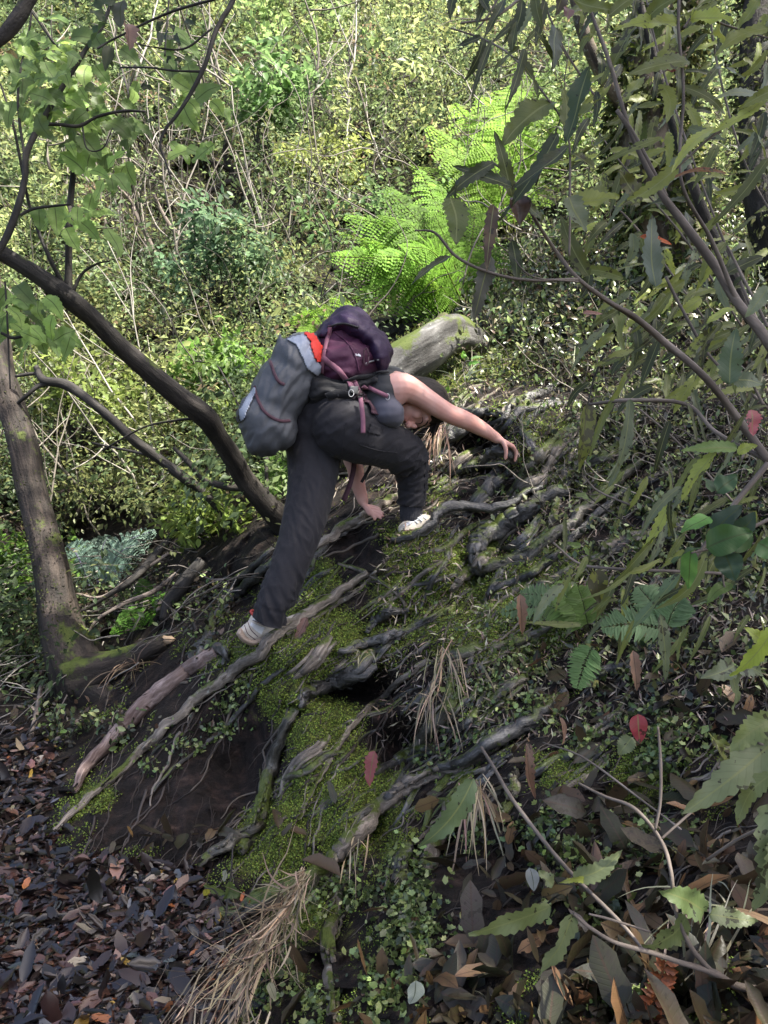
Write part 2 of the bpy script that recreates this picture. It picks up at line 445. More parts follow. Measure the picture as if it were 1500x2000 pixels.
# main roots: name, label, material key, points (px,py,radius px), extra stand-off
ROOTS = [
 ('tree_root','long pale pinkish root with peeling bark running down to the leafy path','P',[(145,1545,7),(175,1490,12),(235,1425,16),(290,1370,18),(345,1325,18),(390,1292,16),(425,1272,13)],.7),
 ('tree_root','hooked grey knot at the top of the pink root just below the left shoe','R',[(385,1300,8),(380,1268,9),(400,1258,11),(430,1262,12),(445,1280,10),(440,1300,6)],.9),
 ('tree_root','long lichen-grey ridge root under the left shoe running down to the path','L',[(95,1640,4),(150,1580,7),(230,1510,9),(300,1440,10),(360,1385,10),(430,1330,11),(500,1280,12),(545,1235,13),(600,1200,11),(660,1160,9),(720,1118,6)],.7),
 ('tree_root','thin brown root just under the long ridge root, with a curled dead leaf on it','L',[(560,1240,5),(600,1215,6),(650,1185,6),(700,1150,5),(735,1120,4)],.5),
 ('tree_root','pale root the bare left hand rests on','L',[(590,1085,5),(625,1062,8),(665,1035,10),(705,1010,10),(745,985,9),(785,968,8),(815,962,5)],.5),
 ('tree_root','blue-grey thin root curling below the left hand','R',[(600,1130,5),(615,1090,6),(640,1062,5),(690,1030,4)],.6),
 ('tree_root','dark looping root in front of the raised right shoe','R',[(762,1056,6),(784,1050,7),(810,1044,7),(842,1020,9),(865,996,11),(905,988,10),(950,992,9),(990,985,7),(1030,962,6),(1060,950,4)],0,[3.26,3.22,3.20,3.22,3.25,3.28,3.29,3.29,3.30,3.31]),
 ('tree_root','thick blunt charcoal root end curving down right of the raised shoe','R',[(935,1118,12),(928,1080,17),(940,1050,18),(975,1028,18),(1015,1005,17),(1060,972,15),(1110,955,10)],.8),
 ('tree_root','long mossy root sloping below the thick charcoal root','M',[(880,1150,6),(920,1118,10),(970,1102,12),(1020,1085,13),(1075,1050,13),(1130,1000,14),(1190,950,12),(1250,900,8)],.5),
 ('tree_root','pale twisted root just beneath the right hand','L',[(835,945,3),(880,948,4),(930,934,5),(975,932,5),(1010,920,5),(1045,908,4)],.8),
 ('tree_root','dark root running under the right forearm to the knee','R',[(835,962,5),(860,945,6),(885,925,7),(925,912,8),(965,908,7),(1000,906,4)],.7),
 ('tree_root','short knotty root stub gripped by the right hand','R',[(936,908,5),(952,892,8),(972,880,11),(990,884,9),(1004,902,6)],0,[3.42,3.36,3.305,3.315,3.37]),
 ('tree_root','wavy grey root above the right hand','R',[(1060,905,4),(1045,880,8),(1030,855,9),(1020,840,7),(1035,815,6),(1075,790,5)],.8),
 ('tree_root','weathered grey root arching on the upper bank near the top of the slope','R',[(960,860,4),(985,820,6),(1000,790,9),(1030,778,11),(1060,765,8),(1090,750,5)],.8),
 ('tree_root','slender root lying across the upper bank behind the elbow','R',[(900,800,5),(935,806,6),(970,810,5),(1010,800,4)],.8),
 ('tree_root','gnarled black driftwood-like root in the middle of the bank','R',[(585,1375,8),(600,1352,12),(632,1336,16),(668,1326,17),(702,1312,15),(735,1298,9)],1.0),
 ('tree_root','twisted root crossing the bank above the black gnarled root','R',[(660,1275,5),(690,1262,10),(730,1252,9),(775,1238,9),(820,1218,8),(865,1195,5)],.8),
 ('tree_root','broken dark root bridging a hollow below the bent knee','R',[(715,1235,5),(735,1210,9),(765,1195,8),(800,1192,4)],.9),
 ('tree_root','thin root winding steeply down the mossy column','L',[(835,1285,6),(790,1325,7),(740,1365,6),(700,1400,7),(665,1450,7),(630,1505,6),(600,1560,5),(585,1600,3)],.7),
 ('tree_root','thick lichen-spotted root descending to the straw tuft','L',[(1000,1425,8),(950,1460,15),(900,1495,15),(850,1508,14),(800,1530,14),(755,1560,16),(710,1610,19),(670,1650,18),(640,1685,12)],.6),
 ('tree_root','dark root sloping through dead leaves on the right of the bank','R',[(1105,1345,8),(1060,1385,14),(1010,1420,17),(960,1445,16),(910,1480,12),(860,1500,9)],.5),
 ('tree_root','short fat sawn-off looking root stub with pale speckles','L',[(888,1560,14),(868,1610,17),(848,1660,18),(832,1690,15)],.9),
 ('tree_root','dark root stub hanging beside the pale speckled stub','R',[(800,1650,12),(785,1690,16),(778,1730,13)],.7),
 ('tree_root','moss-topped buttress root at the foot of the bank','M',[(318,1890,6),(350,1850,12),(410,1806,18),(480,1775,20),(550,1742,22),(610,1712,18),(660,1680,12)],.5),
 ('tree_root','low dark root at the edge of the leafy path','M',[(385,1690,6),(420,1662,11),(465,1635,13),(505,1605,12),(520,1560,9)],.5),
 ('tree_root','steep moss-covered root forming the left rim of the green column','M',[(470,1660,12),(500,1620,15),(518,1560,15),(535,1490,14),(552,1430,12),(580,1385,9)],.4),
 ('tree_root','dark root climbing from the tree base to the left calf','R',[(385,1290,7),(415,1225,10),(450,1175,11),(490,1135,10),(535,1098,9),(580,1060,7)],.7),
 ('tree_root','upper twin of the dark root behind the left calf','R',[(400,1230,4),(435,1170,7),(475,1125,8),(520,1085,7),(560,1050,5)],1.1),
 ('tree_root','pale vertical root at the bottom of the bank among liverworts','L',[(650,2010,18),(652,1930,17),(640,1860,16),(650,1800,13),(660,1740,8)],.4),
 ('tree_root','slim root forking over bare brown soil in the mid bank','L',[(660,1100,3),(700,1112,5),(735,1130,5),(765,1150,4),(790,1180,3),(792,1230,2)],.9),
 ('tree_root','dark diagonal root high on the right of the bank','R',[(1030,1130,5),(1080,1090,8),(1130,1040,9),(1180,990,9),(1230,950,6)],.9),
 ('tree_root','small grey root beside the sock','L',[(835,985,3),(850,965,5),(880,950,4)],.8),
 ('tree_root','long thin root trailing down beside the dark hollow','R',[(700,1130,3),(650,1180,4),(620,1240,5),(560,1300,5),(500,1350,5),(430,1430,5),(350,1490,4),(290,1560,3)],.4),
 ('tree_root','lichen-covered root low among the hanging straw tufts','M',[(1005,1500,6),(1000,1540,13),(985,1580,12),(955,1600,7)],.8),
]
# hollows and shelves carved in depth: (px,py,radius x, radius y, metres)
DENTS = [(490,1480,90,90,.13),(705,1350,75,26,.20),(805,1455,75,50,.18),(945,865,55,42,.30),(890,930,40,16,.10),(640,1350,30,40,.06),(960,925,55,12,.08),(860,1180,60,20,.05),
 (690,1070,45,60,.12),(760,1215,40,14,.08),(1010,960,60,18,.07),(980,1075,30,20,.08),(740,1620,30,70,.10),(880,1640,60,70,.10),(1060,1250,60,30,.06),
 (600,1450,45,110,-.07),(540,1600,35,70,-.05),(680,1560,50,80,-.05),(850,1090,50,70,-.07),(600,1250,80,40,-.04),(900,1240,70,40,-.04),(1080,1180,70,30,-.04),
 (260,1440,60,60,.05),(420,1400,50,40,.02),(1040,870,50,30,-.06),(480,1170,60,50,.25),(560,1020,30,40,.2),(1000,1700,80,60,.08),(1100,1600,80,50,-.05)]
def fbm_rows(px, py, d, sc, amp, seed):
    P = PX(px, py, d)
    return P, None
gx = np.arange(-560, 2061, 8.0); gx = np.unique(np.concatenate([gx, np.arange(-40, 1540, 4.0)]))
gy = np.unique(np.concatenate([np.arange(-480, 2320, 10.0), np.arange(560, 2040, 4.0)]))
GX, GY = np.meshgrid(gx, gy)
GD = tps(GX, GY)
# relief
for (x, y, rx, ry, a) in DENTS:
    GD += 1.45*a*np.exp(-((GX-x)/rx)**2-((GY-y)/ry)**2)
def seg_dist(ptsxy, X, Y):
    """distance to polyline and sign of (point below line)"""
    best = np.full(X.shape, 1e9); dy = np.zeros(X.shape)
    for (x0, y0), (x1, y1) in zip(ptsxy[:-1], ptsxy[1:]):
        vx, vy = x1-x0, y1-y0; l2 = vx*vx+vy*vy+1e-9
        t = np.clip(((X-x0)*vx+(Y-y0)*vy)/l2, 0, 1)
        cx, cy = x0+t*vx, y0+t*vy; dd = np.hypot(X-cx, Y-cy)
        m = dd < best; best = np.where(m, dd, best); dy = np.where(m, Y-cy, dy)
    return best, dy
for r in ROOTS:
    pts = r[3]; xy = [(p[0], p[1]) for p in pts]; rad = np.mean([p[2] for p in pts])
    x0, x1 = min(p[0] for p in pts)-90, max(p[0] for p in pts)+90; y0, y1 = min(p[1] for p in pts)-90, max(p[1] for p in pts)+90
    ix = np.where((gx > x0) & (gx < x1))[0]; iy = np.where((gy > y0) & (gy < y1))[0]
    sub = np.ix_(iy, ix); dist, dy = seg_dist(xy, GX[sub], GY[sub])
    w = rad*1.6+6
    GD[sub] += np.where(dy > 0, .055, -.012)*np.exp(-(dist/w)**2)*min(1.3, rad/10)
# fractal noise (world based)
P0 = PX(GX, GY, GD).reshape(-1, 3)
n1 = np.array([noise.fractal(Vector(p)*2.2, 1.0, 2.1, 4) for p in P0]).reshape(GX.shape)
n2 = np.array([noise.ridged_multi_fractal(Vector(p)*7.0, .9, 2.2, 3, 1.0, 2.0) for p in P0]).reshape(GX.shape)
n3 = np.array([noise.noise(Vector((p[0]*22+p[2]*10, p[1]*22, p[2]*12-p[0]*8))) for p in P0]).reshape(GX.shape)
far = np.clip((GD-3)/4, 0, 1)
GD = GD + n1*(.07+.3*far) - (n2-1.0)*.032 + n3*.016
# flat path: the ground is never below z=0 (with gentle undulation)
zun = .012*n1 + .004*n3
PD = plane_d(GY, 0.0) - zun*2.5
k = .05
ispath = PD < GD+.02
h = np.clip(.5+.5*(GD-PD)/k, 0, 1)
GD = GD*(1-h)+PD*h - k*h*(1-h)
# keep everything in front of the eye
GD = np.maximum(GD, .55)
def bilerp(A, px, py):
    px = np.asarray(px, float); py = np.asarray(py, float)
    i = np.clip(np.searchsorted(gx, px)-1, 0, len(gx)-2); j = np.clip(np.searchsorted(gy, py)-1, 0, len(gy)-2)
    fx = np.clip((px-gx[i])/(gx[i+1]-gx[i]), 0, 1); fy = np.clip((py-gy[j])/(gy[j+1]-gy[j]), 0, 1)
    return (A[j, i]*(1-fx)+A[j, i+1]*fx)*(1-fy) + (A[j+1, i]*(1-fx)+A[j+1, i+1]*fx)*fy
def DD(px, py): return bilerp(GD, px, py)
GP = PX(GX, GY, GD)
dx = np.gradient(GP, axis=1); dyv = np.gradient(GP, axis=0)
GN = norm(np.cross(dx, -dyv)); 
flip = np.sum(GN*(GP-CAM), -1) > 0; GN[flip] *= -1
def NN(px, py): return norm(np.stack([bilerp(GN[..., k], px, py) for k in range(3)], -1))
# moss mask
MOSS = [(850,1090,100,80,1.3),(610,1270,120,80,1.1),(565,1480,75,140,1.5),(530,1620,70,80,1.5),(690,1560,85,95,1.5),(640,1390,60,50,1.1),(660,1440,60,60,.7),(350,1480,60,30,.2),(190,1560,40,30,1.0),(150,1580,30,25,.7),
 (900,1240,120,60,.8),(1050,1120,110,60,.7),(960,1180,80,50,.9),(860,960,40,20,.9),(1000,860,120,60,.6),(1100,900,100,60,.6),(850,720,80,40,.9),(950,700,100,50,.6),
 (1100,1500,60,50,.8),(1250,1520,70,70,.9),(740,1240,140,60,.5),(420,1590,100,20,.25),(640,1120,60,60,.8),(560,1190,80,40,.4),(1050,1250,120,60,.6),(780,1650,60,50,.5),(600,1800,80,60,.6),(780,1150,80,60,.7),(460,1290,60,50,.6)]
SOIL = [(900,1020,90,20,1),(690,1080,50,60,.9),(500,1480,100,80,1.2),(400,1530,110,60,1),(420,1440,70,40,.8),(800,1450,75,48,1.3),(705,1350,80,22,1.2),(945,865,60,40,1.2),(300,1610,110,40,.9),(960,960,70,20,.8),(330,1350,60,40,.8),(900,1650,60,80,.8),(1200,1750,300,150,.8),(1250,1350,250,120,.5)]
GM = np.zeros(GX.shape)+.06
for (x, y, rx, ry, a) in MOSS: GM = np.maximum(GM, a*np.exp(-((GX-x)/rx)**2-((GY-y)/ry)**2))
for (x, y, rx, ry, a) in SOIL: GM = GM*(1-.9*min(1, a)*np.exp(-((GX-x)/rx)**2-((GY-y)/ry)**2)) - .45*a*np.exp(-((GX-x)/rx)**2-((GY-y)/ry)**2)
GM = np.where(ispath, -.3, GM)
GM = np.where(GY < 640, .25, GM)
hill_line = np.interp(gx, [-600, 0, 200, 420, 560, 700, 860, 1100, 1500, 2100], [1420, 1400, 1330, 1180, 1020, 830, 640, 560, 480, 420])
ishill = (GY < hill_line[None, :]) & ~ispath
cls = np.where(ispath, 0, np.where(ishill, 2, 1))
nx, ny = len(gx), len(gy)
I = (np.arange(ny-1)[:, None]*nx + np.arange(nx-1)[None])
quads = np.stack([I, I+nx, I+nx+1, I+1], -1).reshape(-1, 4)
qc = cls[:-1, :-1].reshape(-1)
for c, nm in ((0, 'path'), (1, 'bank'), (2, 'hillside')):
    q = quads[qc == c]; used, inv = np.unique(q, return_inverse=True)
    me = mesh_np(nm, GP.reshape(-1, 3)[used], inv.reshape(-1), 4, mask=GM.reshape(-1)[used], smooth=True)
    o = link(nm, me, M_ground); tag(o, kind='structure')
# far ground sheet under and around everything
gv = np.array([[-250, -60, -.5], [250, -60, -.5], [250, 3.5, -.5], [-250, 3.5, -.5], [250, 60, 44], [-250, 60, 44], [250, 400, 60], [-250, 400, 60]], float)
gv[:, 2] -= .4; gv[2:4, 1] = 6.0
o = link('ground', mesh_np('ground', gv, np.array([0, 1, 2, 3, 3, 2, 4, 5, 5, 4, 6, 7]), 4, mask=np.full(8, .2)), M_ground); tag(o, kind='structure')

# ---------------- roots ----------------
RM = {'P': M_rootp, 'R': M_root, 'L': M_rootl, 'M': M_rootm}
for k, RT_ in enumerate(ROOTS):
    nm, lab, mk, pts, off = RT_[:5]
    q = crom([(p[0], p[1], 0, p[2]) for p in pts], max(14, 9*len(pts)))
    rm = q[:, 3]
    d = DD(q[:, 0], q[:, 1]-rm*.3)
    kern = np.ones(7)/7; dpad = np.pad(d, 3, mode='edge'); d = np.convolve(dpad, kern, 'valid')
    if len(RT_) > 5: d = np.minimum(d, crom([(z,) for z in RT_[5]], len(q))[:, 0])
    R = np.maximum(rm, 1.2)*d/F*.94
    wig = np.array([noise.noise(Vector((i*.22, k*3.3, 0)))*1.3+.7*noise.noise(Vector((i*.6, k*3.3, 5))) for i in range(len(q))])
    wk = .25 if mk == 'P' else .7
    P = PX(q[:, 0] + wig*(rm*.5+2)*wk, q[:, 1] + wig*(rm*.4+1.5)*wk, d) - (FWD*(R*off*.7)[:, None])
    b = Bag(); b.tube(P, R, 16 if rm.mean() > 7 else 10, .14 if mk == 'P' else .24, k*2.1)
    m_ = len(q)
    for s in range(0 if mk == 'P' else 3 + int(rm.mean() > 7)*(2 if mk == 'L' else 4)):          # strands and knots that run along and leave the root
        i0 = random.randint(0, m_//2); i1 = min(m_-1, i0+random.randint(m_//4, m_//2)); qq = q[i0:i1+1]; sd = random.choice((-1, 1))
        if len(qq) < 4: continue
        tt = np.linspace(0, 1, len(qq)); w2_ = np.array([noise.noise(Vector((i*.3, k*2.2, s*7.7))) for i in range(len(qq))]); off_ = sd*(qq[:, 3]*random.uniform(.1, .9) + tt**2*random.choice((0, 0, 8, 24))) + w2_*qq[:, 3]*.8
        x_ = qq[:, 0]+off_*.5+wig[i0:i1+1]*5; y_ = qq[:, 1]+off_*.85
        dd_ = np.minimum(DD(x_, y_), d[i0:i1+1]+.03); dd_ = dd_ - np.clip(1-abs(off_)/(qq[:, 3]+.1), 0, 1)*qq[:, 3]*d[i0:i1+1]/F*(.5+off); r_ = np.maximum(rm.mean()*random.uniform(.18, .4)*np.linspace(1, .35, len(qq)), .7)
        b.tube(PX(x_, y_, dd_-.006-r_*dd_/F*.6), r_*dd_/F, 8, .35, k+s*3.1)
    o = b.build(nm, RM[mk])
    tag(o, lab, 'root', 'exposed tree roots on the bank')
# the interlaced smaller roots of the mossy tree: one thing, each root a part
rn = empty('root_network', V(1050, 1000, 3.2), 'interlaced grey and mossy roots woven over the slope right of the climber', 'root')
for i in range(170):
    x = random.uniform(860, 1420); y = random.uniform(770, 1500)
    if i > 60: x = random.uniform(850, 1130); y = random.uniform(745, 1250)
    if i > 105: x = random.uniform(640, 1050); y = random.uniform(1080, 1560)
    nseg = random.randint(10, 22); pts = []; rp = random.choice((3, 3.5, 4, 5, 6, 8, 10, 13)); wob = random.uniform(-.35, .35)
    for s in range(nseg):
        pts.append((x, y)); a = math.radians(142)+wob+.9*noise.noise(Vector((x/60., y/60., i*1.7))); x += math.cos(a)*10; y += math.sin(a)*10
    pts = np.array(pts); d = DD(pts[:, 0], pts[:, 1]-rp*.3); R = rp*d/F*np.sin(np.linspace(.5, 2.9, nseg)); b = Bag()
    b.tube(crom(PX(pts[:, 0], pts[:, 1], d-R*.75), nseg*3), crom(R[:, None], nseg*3)[:, 0], 10, .3, i)
    for s in range(2):
        o_ = random.uniform(-1, 1)*rp; m0 = random.randint(0, 4); pp = pts[m0:m0+8]; dd_ = DD(pp[:, 0]+o_, pp[:, 1]+o_)
        b.tube(PX(pp[:, 0]+o_, pp[:, 1]+o_*.8, dd_-rp*.8*dd_/F), np.full(len(pp), rp*.3*3/F), 6, .3, i+s)
    b.build('root', random.choice((M_root, M_root, M_rootm, M_rootl)), rn)
# rootlets: countless fine roots, running down slope
b = Bag()
def flow(px, py):
    a = math.radians(140 + 25*noise.noise(Vector((px/180., py/180., 3.1))) - (20 if (px < 800 and py > 1350) else 0))
    return math.cos(a), math.sin(a)
cnt = 0
for i in range(850):
    px = random.uniform(180, 1500); py = random.uniform(740, 1720)
    if py < 640 or bilerp(cls.astype(float), px, py) != 1: continue
    n = random.randint(8, 22); pts = []; wob = random.uniform(-.4, .4)
    x, y = px, py; ph = random.random()*9
    for s in range(n):
        pts.append((x, y)); fx, fy = flow(x, y)
        w = .9*noise.noise(Vector((x/22., y/22., i*1.3))) + wob
        c_, s_ = math.cos(w), math.sin(w); fx, fy = fx*c_-fy*s_, fx*s_+fy*c_
        x += fx*9; y += fy*9
    pts = np.array(pts); d = DD(pts[:, 0], pts[:, 1])
    r0 = random.choice([.8, 1., 1.3, 1.6, 2.4, 3.2]) * (1.2 if random.random() < .2 else 1)
    R = r0*d/F*np.linspace(1, .5, n); ok = (d < 5)
    if not ok.all(): continue
    P = PX(pts[:, 0], pts[:, 1], d-.004-R*.5)
    tone = random.choice([(.03,.025,.022),(.06,.05,.045),(.10,.085,.07),(.04,.03,.025),(.17,.15,.13)])
    b.tube(P, R, 5, 0, i, tint=tone); cnt += 1
m_, nt_, out_ = new_mat('rootlet'); at_ = N(nt_, 'ShaderNodeAttribute', attribute_name='tint'); principled(nt_, out_, at_.outputs['Color'], .7, None, .3); M_rootlet = m_
o = b.build('rootlets', M_rootlet); tag(o, 'countless fine rootlets matted over the bank', 'rootlets', kind='stuff')
print('rootlets', cnt)
# =====================================================================
#  THICKET ON THE FAR SLOPE
# =====================================================================
def spray_leaves(C, A, n_leaf, length, spread, llen, cols, out):
    """leaf sprays: centres C (K,3), axes A (K,3)"""
    K = len(C)
    t = rng.random((K, n_leaf)); side = norm(np.cross(A, rvec(K)+np.array([0, 0, .01])))
    off = (rng.random((K, n_leaf))-.5)*2*spread*(1-.4*t)
    P = C[:, None] + A[:, None]*(t*length)[..., None] + side[:, None]*off[..., None] + rng.normal(0, .035, (K, n_leaf, 3))
    D = norm(A[:, None]*.5 + side[:, None]*np.sign(off)[..., None] + rng.normal(0, .45, (K, n_leaf, 3)) - np.array([0, 0, .25]))
    Nn = norm(rng.normal(0, .5, (K, n_leaf, 3)) + np.array([0, 0, 1.0]))
    L = llen[:, None]*(.65+.6*rng.random((K, n_leaf)))
    col = np.repeat(cols[:, None], n_leaf, 1)*(1+.25*rng.standard_normal((K, n_leaf, 1)))
    out.append((P.reshape(-1, 3), D.reshape(-1, 3), Nn.reshape(-1, 3), L.reshape(-1), np.clip(col.reshape(-1, 3), .004, .8)))
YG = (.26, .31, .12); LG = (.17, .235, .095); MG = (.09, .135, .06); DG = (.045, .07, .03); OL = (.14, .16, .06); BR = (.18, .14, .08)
def density(px, py):
    """how leafy the thicket is at a spot of the slope: thin in the twiggy hollow of the middle"""
    d = 1.0 - .9*np.exp(-((px-430)/190)**2-((py-420)/130)**2) - .5*np.exp(-((px-280)/120)**2-((py-330)/90)**2)
    d -= .55*np.exp(-((px-700)/110)**2-((py-330)/60)**2) + .5*np.exp(-((px-300)/150)**2-((py-850)/60)**2)*.5
    d -= .5*np.exp(-((px-440)/80)**2-((py-600)/50)**2)
    return d
out = []
def sample_slope(n, x0, x1, y0, y1, hmax, hp=1.3):
    px = rng.uniform(x0, x1, n); py = rng.uniform(y0, y1, n)
    keep = (bilerp(ishill.astype(float), px, py) > .5)
    px, py = px[keep], py[keep]
    d = DD(px, py); P = PX(px, py, d); P[:, 2] += hmax*rng.random(len(px))**hp*np.clip((d-3)/3, .25, 1.2)
    qx, qy, qd = project(P)
    return P, qx, qy, qd
P, qx, qy, qd = sample_slope(15500, -500, 1980, -420, 1420, 1.0)
keep = rng.random(len(P)) < density(qx, qy)*np.where(qx > 1000, .75, 1.0)
# keep the sight line to the climber and the near bank free
keep &= ~((qx > 640) & (qx < 1080) & (qy > 80) & (qy < 640) & (qd < 6.9)) & ~((qx > -50) & (qx < 330) & (qy > 1010) & (qy < 1200) & (qd < 5.4))
keep &= ~((qx > 150) & (qx < 1050) & (qy > 1000)) & ~((qx > 720) & (qx < 1040) & (qy > 560) & (qd < 5.5)) & ~((qx > 1040) & (qy > 640) & (qd < 4.3)) & (qd > 3.8)
P, qx, qy, qd = P[keep], qx[keep], qy[keep], qd[keep]
K = len(P)
A = norm(np.column_stack([rng.normal(0, .7, K), rng.normal(-.4, .6, K), rng.normal(.55, .5, K)]))
cl = np.array([noise.noise(Vector(p)*.9) for p in P]); cl2 = np.array([noise.noise(Vector(p)*2.3+Vector((5, 5, 5))) for p in P])
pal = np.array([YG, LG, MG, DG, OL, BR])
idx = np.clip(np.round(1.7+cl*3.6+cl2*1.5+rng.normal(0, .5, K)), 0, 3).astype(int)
idx = np.where((qy < 420) & (rng.random(K) < .45), np.maximum(idx-1, 0), idx)  # paler tones near the top: sunlight put into the leaf colour
idx = np.where((np.exp(-((qx-430)/230)**2-((qy-430)/170)**2) > .3*rng.random(K)+.35), np.minimum(idx+1, 3), idx); idx = np.where((rng.random(K) < .10), 4, idx); idx = np.where(rng.random(K) < .035, 5, idx)  # darker tones in the middle: the hollow's shade put into the leaf colour
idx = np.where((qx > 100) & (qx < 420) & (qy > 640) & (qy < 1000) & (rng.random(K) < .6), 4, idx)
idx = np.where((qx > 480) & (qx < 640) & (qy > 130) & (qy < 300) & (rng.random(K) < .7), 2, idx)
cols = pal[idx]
llen = np.where(rng.random(K) < .18, .075, .044)*(1+.3*rng.random(K))*np.clip(qd/8, .75, 1.35)
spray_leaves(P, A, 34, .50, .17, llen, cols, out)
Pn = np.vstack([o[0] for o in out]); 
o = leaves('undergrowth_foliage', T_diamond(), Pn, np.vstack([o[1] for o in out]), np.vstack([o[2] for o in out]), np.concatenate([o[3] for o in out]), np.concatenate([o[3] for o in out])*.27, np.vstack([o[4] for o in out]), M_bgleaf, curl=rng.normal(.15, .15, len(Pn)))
tag(o, 'sunlit small-leaved thicket covering the far slope', 'undergrowth', kind='stuff')
print('thicket leaves', len(Pn))
# tangle of pale bare twigs in the thicket
def rand_twig(bag, base, dirv, length, r0, tint, n=7, wob=.25, seg=4, br=0):
    p = np.array(base, float); dv = norm(np.array(dirv, float)); pts = [p.copy()]
    for s in range(n-1):
        dv = norm(dv + rng.normal(0, wob, 3)); p = p + dv*length/(n-1); pts.append(p.copy())
    P = np.array(pts); bag.tube(crom(P, n*2) if n < 9 else P, np.linspace(r0, r0*.35, n*2 if n < 9 else n), seg, 0, rng.random()*50, tint=tint)
    for q in range(br):
        i = rng.integers(1, n-1); rand_twig(bag, pts[i], dv + rng.normal(0, .8, 3), length*.45, r0*.55, tint, 5, wob*1.2, seg, 0)
b = Bag()
P, qx, qy, qd = sample_slope(3000, -350, 1850, -300, 1000, .9)
for p, x, y, d in zip(P, qx, qy, qd):
    if d < 4.3 or (x > 720 and y > 540): continue
    hol = 1-density(x, y)
    if rng.random() > .45+hol*1.2: continue
    lean = rng.normal(-.25, .6)
    tone = [(.22, .20, .17), (.14, .12, .10), (.07, .06, .05), (.34, .31, .27)][rng.integers(0, 4)]
    rand_twig(b, p-np.array([0, 0, .15]), (lean, rng.normal(0, .4), 1.0+rng.normal(0, .3)), rng.uniform(.4, 1.5), rng.uniform(.003, .008), tone, 8, .3, 4, rng.integers(0, 3))
M_twt, nt_, out_ = new_mat('bare_twig'); at_ = N(nt_, 'ShaderNodeAttribute', attribute_name='tint'); nn_ = noise_tex(nt_, 30, 3)
principled(nt_, out_, mixc(nt_, nn_, at_.outputs['Color'], mixc(nt_, .65, at_.outputs['Color'], (.03, .025, .02))), .7, None, .3)
o = b.build('bare_twigs', M_twt); tag(o, 'tangle of pale bare twigs in the thicket', 'twigs', kind='stuff')

# a few dead leaning trees and saplings one can tell apart in the thicket
def plain_tree(name, label, cat, pts, mat, group=None, branches=(), rough=.12, seg=10, root=None, kids='trunk'):
    base = V(*pts[0][:3])
    e = empty(name, base, label, cat, group)
    P, R = spline_px(pts, 10*len(pts)); b = Bag(); b.tube(P, R, seg, rough, pts[0][0]*.01); b.build(kids, mat, e)
    for br in branches:
        P, R = spline_px(br, 7*len(br)); b = Bag(); b.tube(P, R, 7, rough, br[0][0]*.013); b.build('branch', mat, e)
    return e
dead = 'dead stems standing in the thicket'
plain_tree('dead_tree', 'forked dark dead tree in the twiggy hollow of the slope', 'tree', [(470, 470, 8.6, 8), (462, 400, 8.5, 9), (458, 345, 8.4, 9), (440, 300, 8.3, 6), (450, 240, 8.2, 3)], M_barkd, dead,
  [[(458, 350, 8.4, 7), (425, 365, 8.3, 5), (395, 385, 8.2, 3)], [(460, 335, 8.4, 7), (430, 322, 8.3, 6), (385, 310, 8.1, 3)], [(462, 340, 8.4, 6), (500, 310, 8.5, 4), (545, 290, 8.5, 2)], [(465, 380, 8.5, 6), (495, 360, 8.5, 5), (500, 300, 8.5, 3)]])
plain_tree('dead_tree', 'pale thin leaning stem left of the forked dark dead tree', 'tree', [(318, 532, 7.4, 5), (300, 490, 7.4, 5), (282, 450, 7.4, 4.5), (255, 395, 7.5, 4), (230, 330, 7.6, 3)], M_stem, dead, [[(262, 410, 7.5, 4), (245, 380, 7.4, 3), (190, 330, 7.3, 2)]])
plain_tree('dead_tree', 'short grey broken stem crossing the twigs in mid slope', 'tree', [(370, 475, 7.6, 6), (345, 455, 7.6, 6), (325, 430, 7.6, 4), (300, 380, 7.6, 3)], M_stem, dead)
plain_tree('dead_tree', 'pale straight stems rising beyond the thin leaning branch', 'tree', [(305, 1010, 6.0, 6), (280, 930, 6.0, 6), (262, 850, 6.0, 5), (225, 760, 6.1, 4), (200, 690, 6.2, 3)], M_stem, dead, [[(215, 900, 6.3, 7), (205, 850, 6.3, 6), (190, 790, 6.3, 4)]])
plain_tree('dead_tree', 'dark horizontal snag in the slope left of the bright ferns', 'tree', [(640, 362, 8, 4), (690, 356, 8, 4), (740, 340, 8, 3)], M_barkd, dead)

def leafy_shrub(name, label, cat, px, py, d, h, w, n_sp, leaf, col, stemcol=M_twigd, group=None, up=.8, n_leaf=16):
    base = V(px, py, d); e = empty(name, base, label, cat, group)
    b = Bag(); C = []; A = []
    for i in range(n_sp):
        dv = norm(np.array([rng.normal(0, w), rng.normal(0, w*.6), up]))
        n = 7; p = np.array(base); pts = [p.copy()]; L = h*rng.uniform(.6, 1.05)
        for s in range(n-1):
            dv = norm(dv+rng.normal(0, .12, 3)); p = p+dv*L/(n-1); pts.append(p.copy())
            if s > 1: C.append(p.copy()); A.append(norm(dv+rng.normal(0, .6, 3)))
        b.tube(np.array(pts), np.linspace(.007, .002, n), 5, 0, i, tint=(.08, .07, .05))
    b.build('stem', stemcol, e)
    o2 = []; C = np.array(C); A = np.array(A)
    spray_leaves(C, A, n_leaf, .16*h**.5, .07, np.full(len(C), leaf), np.tile(np.array(col), (len(C), 1))*(1+.15*rng.standard_normal((len(C), 1))), o2)
    q = o2[0]
    leaves('foliage', T_six(), q[0], q[1], q[2], q[3], q[3]*.27, q[4], M_bgleaf, curl=rng.normal(.2, .1, len(q[0])), parent=e)
    return e
leafy_shrub('shrub', 'bright green broad-leaved shrub on the slope above the climber', 'shrub', 500, 320, 8.0, 1.1, .28, 12, .10, (.13, .23, .08))
leafy_shrub('shrub', 'tall fresh green shrub at the top centre of the thicket', 'shrub', 560, 190, 9.5, 1.7, .22, 12, .10, (.19, .28, .10))
